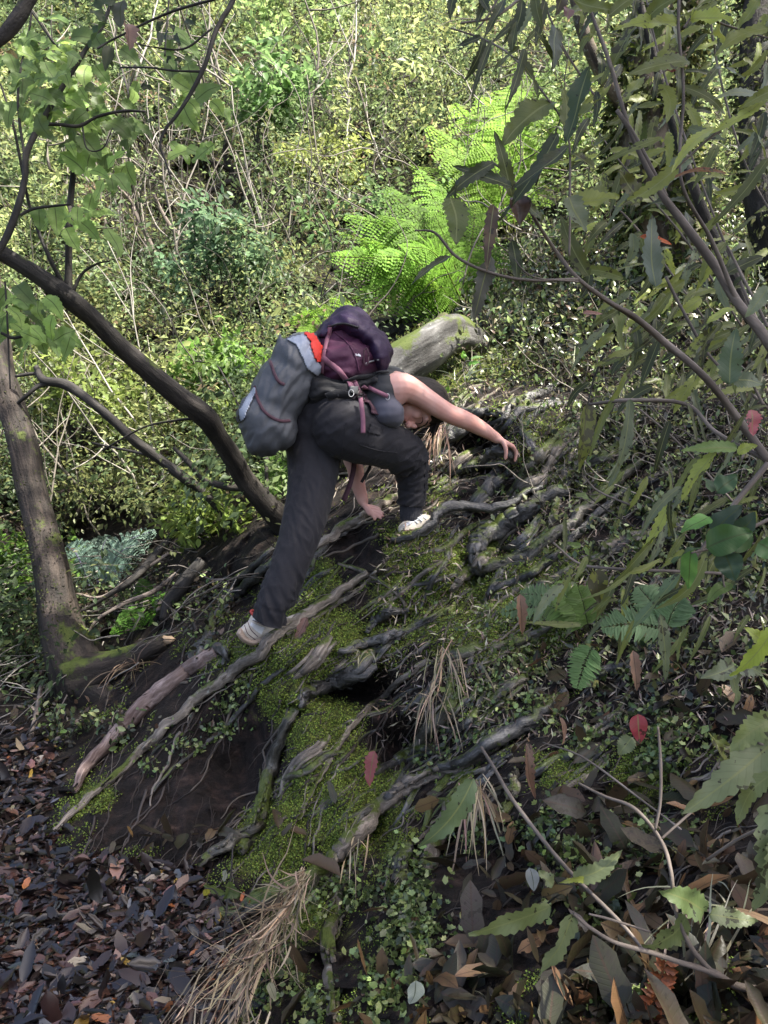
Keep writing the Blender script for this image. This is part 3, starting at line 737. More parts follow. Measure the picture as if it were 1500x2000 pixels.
leafy_shrub('shrub', 'pale yellow-green bush beside the dark horizontal snag', 'shrub', 640, 350, 7.6, .5, .9, 14, .07, (.22, .27, .08))
leafy_shrub('shrub', 'glossy bluish green shrub just above the hiker pack', 'shrub', 430, 600, 6.2, .8, .5, 16, .075, (.10, .17, .09))
leafy_shrub('shrub', 'pale green seedling shrub left of the grey bag', 'shrub', 420, 760, 5.2, .35, .9, 9, .07, (.13, .24, .05))
leafy_shrub('shrub', 'small upright shrub between hiker pack and bright ferns', 'shrub', 720, 560, 6.0, 1.0, .4, 14, .055, (.10, .18, .06))
leafy_shrub('shrub', 'yellow-green leafy shrub behind the curved tree trunk', 'shrub', 150, 880, 5.4, .8, .5, 16, .06, (.17, .23, .06))
leafy_shrub('shrub', 'fresh green shrub at the foot of the dark leaning tree', 'shrub', 430, 1080, 4.4, .45, .9, 12, .06, (.15, .21, .05))
leafy_shrub('shrub', 'olive shrub at the left edge beside the curved trunk', 'shrub', 20, 1180, 4.9, .5, .8, 12, .07, (.09, .17, .03))

# ---------------- ferns ----------------
def frond(name, base, tip, arch, width, tint, parent, npair=24, npin=13, updir=None, pinr=.40, droop=.15, mat=None):
    base = np.array(base, float); tip = np.array(tip, float); L = np.linalg.norm(tip-base)
    mid = (base+tip)/2 + np.array([0, 0, arch*L])
    pts = crom([base, mid, tip], npair+6)
    T = norm(np.gradient(pts, axis=0))
    up = np.array([0, -.35, 1.0]) if updir is None else np.array(updir, float)
    b = Bag(); b.tube(pts, np.linspace(.0045, .0012, len(pts)), 5, 0, 0, tint=(tint[0]*.8, tint[1]*.5, tint[2]))
    P = []; D = []; Nn = []; Ln = []; W = []; TI = []; ptint = []; spc = L*1.05/(npair+5)
    for i in range(3, len(pts)-1):
        t = (i-3)/(len(pts)-4); w = width*(math.sin(math.pi*(.12+.85*t)**.75)**.8)*(1-.25*t)
        u = norm(up-T[i]*np.dot(up, T[i])); sd = np.cross(T[i], u)
        for s in (-1, 1):
            dv = norm(sd*s + T[i]*pinr - u*.12 + rng.normal(0, .09, 3)); ptint.append(rng.uniform(.6, 1.25))
            m = max(3, int(npin*(w/width)))
            for j in range(m):
                f = (j+.5)/m; c = pts[i] + dv*w*f - np.array([0, 0, droop*2*w*f*f])
                pl = spc*.62*(1-f*.6)+.003
                px_ = norm(np.cross(dv, u))
                for s2 in (-1, 1):
                    TI.append(ptint[-1]); P.append(c); D.append(norm(px_*s2+dv*.35)); Nn.append(norm(u+rng.normal(0, .15, 3))); Ln.append(pl); W.append(w/m*.55)
    P = np.array(P); n = len(P)
    tt = np.clip(np.array(tint)*np.array(TI)[:, None]*(1+.10*rng.standard_normal((n, 1))), .01, .9)
    tv, tf, npf = T_diamond(); Dn = norm(np.array(D)); Nn = np.array(Nn); Sd = np.cross(Dn, Nn)
    v = P[:, None] + tv[None, :, 0, None]*np.array(W)[:, None, None]*Sd[:, None] + tv[None, :, 1, None]*np.array(Ln)[:, None, None]*Dn[:, None]
    f = (tf[None]+(np.arange(n)*4)[:, None]).reshape(-1)
    b.add(v.reshape(-1, 3), f, npf, None, np.repeat(tt, 4, 0))
    return b.build('frond', mat or M_fern, parent, smooth=False)
def fern(label, base, tips, width, tint, npair=24, npin=13, arch=.12, group='bright ferns on the slope', name='fern', updir=None, cat='fern'):
    e = empty(name, V(*base), label, cat, group)
    for k, tp in enumerate(tips):
        bt = V(*base) + Vector((rng.normal(0, .02), rng.normal(0, .02), 0))
        c = tuple(np.array(tint)*rng.uniform(.55, 1.3))
        w = width*(tp[3] if len(tp) > 3 else 1)
        frond('frond', bt, V(*tp[:3]), arch*rng.uniform(.5, 1.9), w*rng.uniform(.8, 1.1), c, e, max(12, int(npair*.88)), npin, None if updir is None else tuple(np.array(updir)+rng.normal(0, .3, 3)))
    return e
BF = (.155, .30, .035); BF2 = (.19, .33, .04)
TV = (0, -.75, .7)
fern('big bright fern with fronds fanning left above the hiker pack', (905, 610, 5.0), [(655, 450, 5.0), (650, 530, 4.9), (645, 500, 4.8), (672, 420, 5.0), (690, 585, 4.8), (755, 365, 5.2), (820, 330, 5.4), (730, 500, 4.7), (790, 480, 4.6), (930, 400, 5.2), (985, 480, 5.0), (850, 420, 4.9), (700, 480, 5.2), (665, 490, 4.9), (735, 420, 5.0), (780, 540, 4.7), (860, 360, 5.1)], .25, BF, 26, 13, .13, updir=TV)
fern('tall lime fern behind the big bright fern', (1000, 470, 6.0), [(835, 245, 6.2), (885, 200, 6.4), (940, 185, 6.3), (800, 320, 6.0), (850, 290, 5.9), (1010, 160, 6.4), (1080, 190, 6.2), (930, 270, 5.9), (980, 220, 6.0), (860, 260, 6.2)], .31, BF2, 26, 13, .12, updir=TV)
fern('highest lime fern glowing behind the toothed leaves', (1100, 330, 6.6), [(960, 180, 6.8), (1010, 120, 7.0), (1090, 100, 7.0), (1160, 160, 6.8), (1040, 200, 6.5), (1000, 180, 6.6)], .30, BF2, 24, 12, .12, updir=TV)
fern('fern behind the hiker pack lid', (680, 640, 4.6), [(562, 628, 4.6), (590, 600, 4.7), (672, 578, 4.8), (620, 590, 4.7), (560, 690, 4.5)], .13, BF2, 22, 11, .10, updir=TV)
fern('fern frond pair hanging between the grey bag and the straight leg', (560, 1000, 4.4), [(535, 880, 4.4), (560, 870, 4.4), (510, 905, 4.4)], .09, (.14, .27, .05), 20, 9, .05, updir=TV)
fern('small bright fern left of the grey bag', (540, 720, 4.9), [(490, 700, 4.9), (505, 680, 4.9), (470, 730, 4.8)], .08, (.16, .30, .04), 16, 8, .08, updir=TV)
SF = (.20, .29, .23)
fern('silvery blue-green fern right of the curved trunk', (185, 1150, 4.9), [(303, 1035, 5.0, 1.0), (215, 1045, 5.1), (130, 1065, 5.0), (240, 1110, 4.7), (150, 1110, 4.7), (270, 1060, 4.8)], .16, SF, 26, 12, .14, 'silvery ferns below the slope', updir=TV)
fern('silvery fern left of the curved trunk', (30, 1180, 5.0), [(0, 1080, 5.0), (60, 1100, 5.0), (-30, 1130, 5.0), (80, 1130, 4.9)], .18, SF, 24, 12, .12, 'silvery ferns below the slope', updir=TV)
fern('low green fern in the dead sticks by the trunk base', (290, 1190, 4.2), [(215, 1240, 4.1), (230, 1215, 4.1), (275, 1130, 4.3), (330, 1160, 4.2), (300, 1215, 4.1)], .08, (.10, .24, .03), 18, 8, .1, 'low ferns', updir=TV)
fern('low yellow-green fern under the dark leaning tree', (440, 1010, 4.7), [(350, 1020, 4.7), (375, 985, 4.8), (400, 1050, 4.6), (330, 1045, 4.7)], .10, (.20, .28, .03), 18, 8, .08, 'low ferns', updir=TV)
def simple_fern(label, base, tips, width, tint, name='fern', npair=13, group='small ferns on the right of the bank'):
    e = empty(name, V(*base), label, 'fern', group)
    for tp in tips:
        pts = crom([np.array(V(*base)), (np.array(V(*base))+np.array(V(*tp)))/2+np.array([0, 0, .012]), np.array(V(*tp))], npair+4)
        T = norm(np.gradient(pts, axis=0)); up = np.array([0, -.8, .6]); b = Bag()
        b.tube(pts, np.linspace(.0016, .0006, len(pts)), 5, 0, 0, tint=(.05, .05, .02))
        for i in range(2, len(pts)):
            t = i/len(pts); w = width*(math.sin(math.pi*min(1, .15+.85*t))**.7)+.003
            u = norm(up-T[i]*np.dot(up, T[i])); sd = np.cross(T[i], u)
            for s in (-1, 1):
                dv = norm(sd*s+T[i]*.35+rng.normal(0, .05, 3))
                big_leaf(b, pts[i], pts[i]+dv*w, .0045+width*.06, up=u, teeth=0, rows=5, cols=3, droop=.1, wave=.05, tint=tuple(np.array(tint)*(1+.12*rng.standard_normal())), shape=.5)
        b.build('frond', M_softleaf, e)
    return e
simple_fern('single pale comb-like fern hanging over dark litter', (1158, 1262, 1.95), [(1128, 1340, 1.9)], .042, (.16, .30, .10))
simple_fern('comb-like fern tilting right beside the curled brown leaf', (1150, 1230, 2.0), [(1085, 1145, 2.0), (1130, 1150, 2.0), (1060, 1180, 2.05)], .05, (.16, .26, .06))
simple_fern('pair of pale fern fronds under the long drooping leaves', (1300, 1230, 1.9), [(1180, 1225, 1.9), (1250, 1150, 1.95), (1330, 1170, 1.9)], .05, (.15, .26, .12))
simple_fern('pale horizontal fern frond over the mossy roots', (1120, 1185, 2.4), [(985, 1195, 2.5), (1020, 1160, 2.5)], .05, (.17, .26, .12))

# ---------------- trees ----------------
M_barkb = mat_bark('brown_bark', (.006, .005, .004), (.065, .050, .040), moss=.18, lichen=.0, scale=26, bstr=1.0)
t1 = plain_tree('curved_tree', 'thick mossy tree trunk curving up from the left of the bank', 'tree',
  [(185, 1400, 3.85, 48), (172, 1350, 3.85, 54), (146, 1290, 3.85, 54), (122, 1235, 3.86, 43), (108, 1170, 3.88, 36), (98, 1100, 3.9, 33), (82, 1030, 3.93, 29), (64, 960, 3.97, 27), (50, 890, 4.0, 27), (30, 820, 4.05, 26), (6, 750, 4.1, 26), (-10, 680, 4.2, 28), (-30, 560, 4.3, 27), (-40, 380, 4.6, 26), (-50, 100, 5.0, 24), (-30, -250, 5.4, 18)], M_barkb, seg=28, rough=.2)
for pts, nm in (([(150, 1320, 3.8, 50), (205, 1300, 3.76, 34), (255, 1280, 3.74, 25), (298, 1264, 3.72, 19), (322, 1252, 3.72, 15)], 'root'), ([(190, 1350, 3.8, 50), (235, 1390, 3.7, 30), (255, 1440, 3.6, 14)], 'root'), ([(150, 1350, 3.85, 45), (120, 1420, 3.8, 20), (75, 1500, 3.5, 8)], 'root')):
    P, R = spline_px(pts, 40); b = Bag(); b.tube(P, R, 18, .3, pts[0][0]); b.build(nm, M_barkb, t1)
b = Bag(); P, R = spline_px([(322, 1252, 3.72, 10), (334, 1250, 3.7, 7), (342, 1248, 3.7, 2)], 8); b.tube(P, R, 8, .5, 3); b.build('torn_end', M_sawn, t1)
t2 = plain_tree('leaning_tree', 'dark slender tree leaning up across the left side, its foot behind the leg', 'tree',
  [(600, 1090, 3.95, 30), (562, 1030, 3.9, 27), (520, 985, 3.8, 22), (482, 940, 3.7, 20), (455, 895, 3.6, 19), (425, 850, 3.5, 19), (400, 812, 3.42, 22), (350, 775, 3.35, 20), (300, 735, 3.28, 19), (240, 682, 3.2, 18), (185, 625, 3.1, 18), (130, 578, 3.0, 19), (70, 535, 2.95, 16), (0, 492, 2.9, 15), (-90, 440, 2.8, 14), (-250, 330, 2.7, 10)], M_barkd, seg=20, rough=.12,
  branches=[[(133, 580, 3.0, 9), (134, 520, 3.0, 7), (135, 440, 2.95, 7), (140, 370, 2.95, 6), (148, 310, 2.9, 5), (166, 262, 2.9, 4), (170, 200, 2.85, 3)],
   [(132, 572, 3.0, 5), (95, 500, 2.95, 4), (60, 410, 2.95, 3), (45, 340, 2.9, 3), (25, 240, 2.9, 2.5), (0, 160, 2.9, 2)],
   [(140, 575, 3.0, 4), (160, 535, 3.0, 3), (190, 515, 3.0, 2), (215, 510, 3.0, 1.5)],
   [(552, 1010, 3.85, 9), (500, 960, 3.9, 9), (440, 950, 3.95, 8), (400, 935, 4.0, 7), (370, 905, 4.0, 6), (340, 875, 4.05, 4)],
   [(446, 945, 3.95, 7), (447, 900, 3.9, 6), (446, 870, 3.9, 5)],
   [(521, 960, 3.8, 4), (520, 900, 3.85, 4), (522, 860, 3.9, 3)],
   [(410, 815, 3.45, 3), (350, 820, 3.5, 3), (280, 835, 3.6, 2), (200, 880, 3.7, 2)]])
t3 = plain_tree('thin_leaning_branch', 'thin bare branch slanting below the dark leaning tree', 'branch',
  [(470, 1040, 4.3, 9), (435, 1000, 4.2, 9), (395, 960, 4.15, 9), (355, 930, 4.1, 10), (310, 895, 4.1, 10), (265, 862, 4.05, 10), (215, 815, 4.0, 9), (165, 775, 4.0, 9), (125, 750, 4.0, 10), (85, 742, 4.0, 8), (70, 715, 4.0, 5)], M_twigd, rough=.15, kids='stem',
  branches=[[(120, 750, 4.0, 6), (80, 752, 4.0, 5), (50, 775, 4.0, 4), (20, 800, 4.05, 3)], [(90, 742, 4.0, 5), (72, 730, 4.0, 4), (30, 735, 4.0, 3)], [(300, 890, 4.1, 4), (250, 880, 4.2, 3), (180, 865, 4.3, 2)]])
# dark mossy trees rising out of the right side
rt = plain_tree('mossy_tree', 'dark moss-hung trunk rising behind the toothed leaves at top right', 'tree',
  [(1330, 560, 4.4, 60), (1300, 450, 4.3, 62), (1270, 330, 4.25, 60), (1270, 200, 4.2, 58), (1290, 60, 4.2, 62), (1330, -90, 4.2, 55), (1370, -300, 4.2, 50), (1400, -600, 4.2, 45)], M_bark, rough=.22, seg=24,
  branches=[[(1280, 250, 4.2, 22), (1200, 180, 4.1, 16), (1140, 60, 4.0, 12), (1100, -120, 4.0, 9)]])
rt2 = plain_tree('mossy_tree', 'dark trunk cut by the right edge of the picture', 'tree',
  [(1560, 620, 3.9, 45), (1500, 420, 3.8, 40), (1478, 230, 3.8, 34), (1482, 60, 3.8, 33), (1500, -120, 3.8, 30), (1540, -400, 3.8, 28)], M_barkd, rough=.2, seg=18)
plain_tree('leaning_tree', 'dark leaning stem crossing in front of the moss-hung trunk', 'tree',
  [(1500, 700, 3.2, 10), (1450, 590, 3.2, 11), (1400, 480, 3.15, 11), (1360, 380, 3.1, 10), (1320, 260, 3.1, 9), (1280, 120, 3.05, 8), (1240, -40, 3.0, 7), (1200, -300, 3.0, 6)], M_barkd)
# moss and hanging epiphytes on trunks
def trunk_moss(parent, pts, n, llen, tint, spread=1.0):
    P, R = spline_px(pts, 200); i = rng.integers(0, 200, n); a = rng.uniform(0, 2*math.pi, n)
    T = norm(np.gradient(P, axis=0))[i]; s = norm(np.cross(T, np.array([0, 1.0, .2]))); q = np.cross(T, s)
    o = s*np.cos(a)[:, None]+q*np.sin(a)[:, None]
    patch = np.array([noise.noise(Vector(p)*6) for p in P[i]+o*R[i][:, None]]) > -.12
    i, a, o = i[patch], a[patch], o[patch]; n = len(i)
    pos = P[i]+o*(R[i]*rng.uniform(.95, 1.12*spread, n))[:, None]
    D = norm(o*.6+rng.normal(0, .6, (n, 3))-np.array([0, 0, .5]))
    leaves('moss', T_diamond(), pos, D, o+rng.normal(0, .4, (n, 3)), llen*(.5+rng.random(n)), llen*.3, palette(n, tint), M_moss, parent=parent)
trunk_moss(t1, [(172, 1345, 3.85, 62), (150, 1290, 3.85, 62), (128, 1235, 3.86, 50), (113, 1170, 3.88, 43), (103, 1100, 3.9, 40), (88, 1030, 3.93, 36), (52, 890, 4.0, 31), (12, 750, 4.1, 29)], 1300, .014, [(.03, .04, .012), (.015, .018, .008), (.06, .07, .02)])
trunk_moss(rt, [(1330, 560, 4.4, 60), (1300, 450, 4.3, 62), (1270, 330, 4.25, 60), (1270, 200, 4.2, 58), (1290, 60, 4.2, 62), (1330, -90, 4.2, 55)], 9000, .045, [(.05, .07, .02), (.10, .12, .03), (.03, .04, .015), (.16, .18, .06)], 1.35)
trunk_moss(rt2, [(1560, 620, 3.9, 45), (1500, 420, 3.8, 40), (1478, 230, 3.8, 34), (1482, 60, 3.8, 33), (1500, -120, 3.8, 30)], 2500, .03, [(.04, .05, .02), (.10, .11, .04)], 1.2)
# fallen log at the top of the bank
lg = empty('fallen_log', V(830, 690, 4.2), 'grey lichen-covered fallen log at the top of the bank beside the pack', 'log')
P, R = spline_px([(735, 750, 3.95, 34), (768, 720, 4.0, 39), (815, 686, 4.05, 41), (855, 662, 4.12, 39), (890, 652, 4.2, 33), (925, 664, 4.35, 24), (950, 690, 4.5, 12), (965, 705, 4.6, 3)], 50)
b = Bag(); b.tube(P, R, 26, .26, 4); b.build('trunk', mat_bark('log_bark', (.035, .033, .03), (.17, .167, .16), moss=.4, lichen=.1, scale=35, bstr=.7), lg)
P, R = spline_px([(850, 655, 4.25, 22), (862, 635, 4.25, 17), (868, 615, 4.27, 9)], 14); b = Bag(); b.tube(P, R, 14, .3, 9); b.build('branch_stub', M_bark, lg)
trunk_moss(lg, [(735, 750, 4.0, 34), (768, 722, 4.1, 38), (815, 690, 4.2, 39), (855, 668, 4.3, 37), (890, 660, 4.4, 32), (925, 668, 4.5, 24), (960, 700, 4.6, 10)], 2200, .020, [(.10, .12, .03), (.05, .06, .02), (.16, .15, .08)], 1.08)
for lab, cx, cy, d_ in (('slender pale stems leaning in the twiggy hollow', 300, 450, 7.2), ('thin pale stems behind the upper left branches', 190, 260, 7.5), ('slender stems rising between the two leaning trunks', 270, 880, 5.4), ('thin upright stems at the top centre of the thicket', 640, 200, 8.2), ('fine pale stems left of the bright ferns', 600, 480, 7.0), ('thin stems in the thicket beyond the curved trunk', 120, 960, 5.2), ('tall thin stems at the top left of centre', 420, 150, 8.6)):
    e = empty('sapling_clump', V(cx, cy+70, d_), lab, 'saplings', 'thin-stemmed saplings in the thicket')
    for i in range(9):
        b = Bag(); p = np.array(V(cx+rng.normal(0, 75), cy+rng.normal(60, 45), d_+rng.normal(0, .3)))
        c_ = [(.30, .27, .23), (.18, .16, .13), (.42, .39, .34)][rng.integers(0, 3)]
        rand_twig(b, p, (rng.normal(-.35, .35), rng.normal(0, .2), 1.0), rng.uniform(.8, 1.9), rng.uniform(.007, .014)*d_/7, c_, 9, .13, 6, 3)
        b.build('stem', M_twt, e)
# unseen canopy added outside the view to shade the bank and path
def shade_crown(parent, cx, cy, cz, rx, ry, rz, n, leaf=.14):
    p = rvec(n)*(rng.random((n, 1))**.4); p = p*np.array([rx, ry, rz])+np.array([cx, cy, cz])
    k = np.array([noise.noise(Vector(q)*1.1) for q in p]) > -.25
    p = p[k]; n = len(p)
    leaves('shade_crown', T_six(), p, rvec(n)-np.array([0, 0, .3]), rng.normal(0, .5, (n, 3))+np.array([0, 0, 1]), leaf*(.7+.6*rng.random(n)), leaf*.22, palette(n, [(.05, .09, .02), (.08, .13, .03)]), M_bgleaf, parent=parent)
side = empty('added_shade_tree', (3.4, -.6, .3), 'unseen leafy tree added right of the viewpoint to shade the bank', 'tree')
b = Bag(); b.tube(crom([(3.4, -.6, .0, 0), (3.3, -.5, 2.5, 0), (3.2, .1, 5.0, 0), (3.0, .5, 7.0, 0)], 30)[:, :3], np.linspace(.2, .07, 30), 14, .15, 1); b.build('trunk', M_bark, side)
SHADE_CROWNS = [(side, 3.1, .15, 6.6, 3.1, 2.15, 1.0, 21000), (side, 1.9, -.2, 6.4, 1.6, 1.4, .7, 5000), (side, 1.0, 2.3, 6.6, 1.0, .8, .5, 330)]  # crowns set along the sun path; the last is added for dapples
for c in SHADE_CROWNS: shade_crown(*c)
# =====================================================================
#  GROUND COVER
# =====================================================================
# moss over the bank
n = 520000
px = rng.uniform(60, 1560, n); py = rng.uniform(640, 2040, n)
m = bilerp(GM, px, py); c = bilerp(cls.astype(float), px, py)
d = DD(px, py); P = PX(px, py, d)
pn = np.array([noise.fractal(Vector(p)*9, 1, 2, 3) for p in P])
keep = (np.abs(c-1) < .1) & (m+pn*.45 > .10+.42*rng.random(n)) & (d < 5.2)
px, py, d, P, m = px[keep], py[keep], d[keep], P[keep], m[keep]; n = len(P); print('moss', n)
Nn = NN(px, py)
D = norm(Nn*.7+rng.normal(0, .7, (n, 3))-np.array([0, 0, .2]))
ll = .0072*(.6+.8*rng.random(n))*np.clip(d/2.8, .7, 1.3)
bright = np.exp(-((px-200)/60)**2-((py-1560)/50)**2)
leaves('moss', T_diamond(), P+Nn*rng.uniform(-.002, .010, n)[:, None], D, Nn+rng.normal(0, .5, (n, 3)), ll, ll*.34,
   palette(n, [(.18, .25, .05), (.14, .20, .04), (.24, .31, .06), (.09, .13, .03)], .18), M_moss)
tag(bpy.data.objects['moss.002'] if 'moss.002' in bpy.data.objects else bpy.context.scene.objects[-1], None)
for o in S.objects:
    if o.name.startswith('moss') and o.parent is None and 'tree' not in o.name: tag(o, 'short green moss growing on the bank', 'moss', kind='stuff')
# bank crumbs: small plants, creeping leaves (mid size) on the upper and right bank
def scatter(name, label, cat, T, mat, n, region, llen, wfac, cols, lift=.01, dens=None, upright=.6, dmax=6, onclass=(1,), var=.25, curl=0.15, tries=3, fold=None):
    px = rng.uniform(region[0], region[1], n*tries); py = rng.uniform(region[2], region[3], n*tries)
    c = bilerp(cls.astype(float), px, py); ok = np.zeros(len(px), bool)
    for k in onclass: ok |= np.abs(c-k) < .1
    if dens is not None: ok &= rng.random(len(px)) < dens(px, py)
    px, py = px[ok][:n], py[ok][:n]; n = len(px); d = DD(px, py); P = PX(px, py, d); Nn = NN(px, py)
    D = norm(rng.normal(0, 1, (n, 3))+Nn*upright); L = llen*(.5+.9*rng.random(n))
    o = leaves(name, T, P+Nn*(lift*rng.random(n))[:, None], D, Nn+rng.normal(0, .45, (n, 3)), L, L*wfac, palette(n, cols, var), mat, curl=rng.normal(curl, .15, n))
    tag(o, label, cat, kind='stuff'); return o
G1 = [(.075, .12, .035), (.13, .18, .06), (.025, .038, .016), (.25, .30, .12), (.02, .022, .012)]
def gs(lst): 
    def f(px, py):
        d = np.zeros(len(px))
        for (x, y, rx, ry, a) in lst: d = np.maximum(d, a*np.exp(-((px-x)/rx)**2-((py-y)/ry)**2))
        return d*np.array([1.0 if noise.noise(Vector((x/30., y/30., 2.2)))+.5*noise.noise(Vector((x/11., y/11., 7.2))) > -.06 else .12 for x, y in zip(px, py)])
    return f
scatter('creeping_plants', 'tiny creeping plants over the upper and right bank', 'ground cover', T_diamond(), M_gcleaf, 15000, (740, 1540, 600, 1450), .026, .30, G1+[(.18, .20, .08)], .05,
   gs([(980, 700, 160, 70, 1), (1250, 800, 200, 140, 1), (1350, 1000, 220, 180, .9), (1100, 930, 150, 80, .7), (1280, 1200, 220, 160, .4), (850, 740, 80, 60, .8), (900, 660, 120, 60, .8)]), upright=1.2)
scatter('dry_debris', 'dry needles and small debris on the upper bank', 'debris', T_diamond(), M_litter, 9000, (740, 1540, 600, 1450), .035, .08, [(.25, .20, .14), (.15, .11, .08), (.35, .30, .22), (.08, .05, .04)], .02, upright=.3)
scatter('crest_plants', 'mixed low plants and dead bits on the crest behind the log', 'ground cover', T_six(), M_gcleaf, 14000, (880, 1560, 420, 760), .034, .25, G1+[(.10, .075, .05), (.06, .08, .03), (.05, .06, .03)], .28, gs([(1200, 600, 260, 110, 1), (1450, 560, 150, 120, 1), (1020, 640, 140, 70, 1)]), upright=1.2, onclass=(1, 2), tries=4)
b = Bag()
for i in range(420):
    px = rng.uniform(840, 1540); py = rng.uniform(520, 1000)
    if px < 1040 and py > 760: continue
    p = PX(px, py, DD(px, py)); rand_twig(b, p, (rng.normal(-.2, .7), -.3+rng.normal(0, .3), .8+rng.normal(0, .4)), rng.uniform(.1, .55), rng.uniform(.0012, .0035), [(.16, .14, .12), (.26, .24, .20), (.07, .06, .05), (.36, .32, .27)][rng.integers(0, 4)], 8, .3, 4, rng.integers(0, 2))
scatter('slope_foot_plants', 'small dark plants and fallen bits around the foot of the curved tree', 'ground cover', T_six(), M_gcleaf, 7000, (-60, 460, 1120, 1470), .028, .28, G1+[(.10, .07, .05), (.05, .04, .03)], .10, gs([(20, 1290, 60, 110, 1), (310, 1170, 130, 50, .8), (100, 1430, 150, 25, .8), (420, 1200, 60, 60, .5)]), upright=1.0, onclass=(1, 2), tries=4)
o = b.build('dry_twigs', M_twt); tag(o, 'fine dry twigs and stalks tangled over the upper right slope', 'twigs', kind='stuff')
# liverwort rosettes
LV = [(435, 1365, 34, 34, 1), (430, 1425, 36, 20, .8), (370, 1460, 30, 14, .6), (480, 1340, 20, 20, .6), (300, 1500, 30, 10, .6), (800, 1730, 45, 50, 1), (805, 1830, 50, 60, 1), (700, 1740, 50, 30, .6), (620, 1960, 50, 30, .7), (730, 1890, 40, 30, .5),
  (1170, 1440, 50, 30, .7), (1280, 1450, 60, 50, 1), (1080, 1620, 50, 30, .6), (1110, 1660, 50, 40, .7), (1050, 1390, 60, 40, .7), (940, 1440, 60, 25, .6), (1220, 1960, 40, 30, .6), (860, 1480, 50, 30, .5), (960, 1340, 80, 40, .45), (930, 1630, 30, 30, .5), (620, 1760, 40, 30, .8), (1000, 1220, 100, 60, .3), (1270, 1640, 60, 40, .6), (1160, 1760, 60, 50, .4), (760, 1950, 50, 60, .5), (1000, 1280, 60, 60, .4), (560, 1930, 40, 40, .6)]
scatter('liverworts', 'ruffled green liverworts on the damp bank', 'liverwort', T_lobed(), M_liver, 9000, (250, 1500, 1180, 2040), .015, .6, [(.10, .15, .045), (.16, .22, .07), (.045, .065, .025), (.24, .30, .10)], .03, gs(LV), upright=.5, tries=14)
# leaf litter on the path
LC = [(.014, .009, .008), (.009, .007, .007), (.024, .014, .012), (.048, .026, .020), (.020, .015, .016), (.10, .050, .036), (.16, .09, .07), (.26, .10, .04), (.30, .19, .04), (.24, .20, .15), (.07, .072, .085)]
LPb = [.22, .20, .16, .12, .10, .075, .05, .009, .006, .025, .035]
n = 64000
px = rng.uniform(-450, 900, n); v = rng.random(n); py = 1420+900*v**.8
d = DD(px, py); ok = (np.abs(bilerp(cls.astype(float), px, py)) < .5)
ok &= rng.random(n) < np.clip((3.6/np.maximum(d, .5))**-0.0, 0, 1)
px, py, d = px[ok], py[ok], d[ok]; n = len(px); P = PX(px, py, d); print('litter', n)
L = np.clip(.034*np.exp(rng.normal(0, .5, n)), .008, .10)
o = leaves('leaf_litter', T_litter(), P+np.column_stack([np.zeros(n), np.zeros(n), .004+.028*rng.random(n)**1.5]), np.column_stack([rng.normal(0, 1, n), rng.normal(0, 1, n), rng.normal(0, .16, n)]),
   np.column_stack([rng.normal(0, .24, n), rng.normal(0, .24, n), np.ones(n)]), L, L*rng.uniform(.16, .26, n), palette(n, LC, .25, LPb), M_litter, curl=rng.normal(.1, .22, n), fold=rng.normal(.5, .9, n), smooth=True)
tag(o, 'dark wet fallen leaves carpeting the path', 'leaf litter', kind='stuff')
b = Bag()
for i in range(420):
    px = rng.uniform(-100, 620); py = rng.uniform(1480, 2050)
    if abs(bilerp(cls.astype(float), px, py)) > .3: continue
    p = PX(px, py, DD(px, py))+np.array([0, 0, .02]); a = rng.uniform(0, 6.28)
    rand_twig(b, p, (math.cos(a), math.sin(a), rng.normal(0, .12)), rng.uniform(.03, .16), rng.uniform(.0008, .002), [(.12, .09, .07), (.03, .022, .018), (.24, .19, .14)][rng.integers(0, 3)], 6, .2, 4)
o = b.build('litter_twigs', M_twt); tag(o, 'broken twiglets scattered through the leaf litter of the path', 'twigs', kind='stuff')
# bigger dead leaves caught on the lower right bank
def litden(px, py):
    return np.clip(gs([(1250, 1750, 330, 200, 1), (1200, 1980, 400, 130, 1), (950, 1950, 200, 90, 1), (1300, 1350, 220, 150, .55), (1000, 1760, 150, 100, .6), (1020, 1330, 70, 30, .5), (330, 1640, 150, 16, .9), (560, 1640, 40, 20, .6), (880, 1480, 60, 20, .4), (1150, 850, 80, 50, .3), (60, 1440, 120, 40, .9)])(px, py), 0, 1)
LC2 = [(.04, .022, .018), (.025, .016, .015), (.05, .028, .022), (.07, .038, .027), (.13, .075, .05), (.04, .032, .036), (.20, .10, .05), (.03, .02, .022)]
n = 9000; px = rng.uniform(-100, 1650, n); py = rng.uniform(1250, 2150, n)
ok = (rng.random(n) < litden(px, py)) & (bilerp(cls.astype(float), px, py) > .3); px, py = px[ok], py[ok]; n = len(px)
d = DD(px, py); P = PX(px, py, d); Nn = NN(px, py); print('bank litter', n)
L = np.clip(.055*np.exp(rng.normal(0, .4, n)), .02, .13)
o = leaves('bank_leaf_litter', T_litter(), P+Nn*(.004+.03*rng.random(n))[:, None], rng.normal(0, 1, (n, 3)), Nn+rng.normal(0, .45, (n, 3)), L, L*rng.uniform(.15, .26, n), palette(n, LC2, .3), M_dead, curl=rng.normal(.15, .25, n), fold=rng.normal(.6, .9, n), smooth=True)
tag(o, 'brown curled fallen leaves caught on the lower bank', 'leaf litter', kind='stuff')
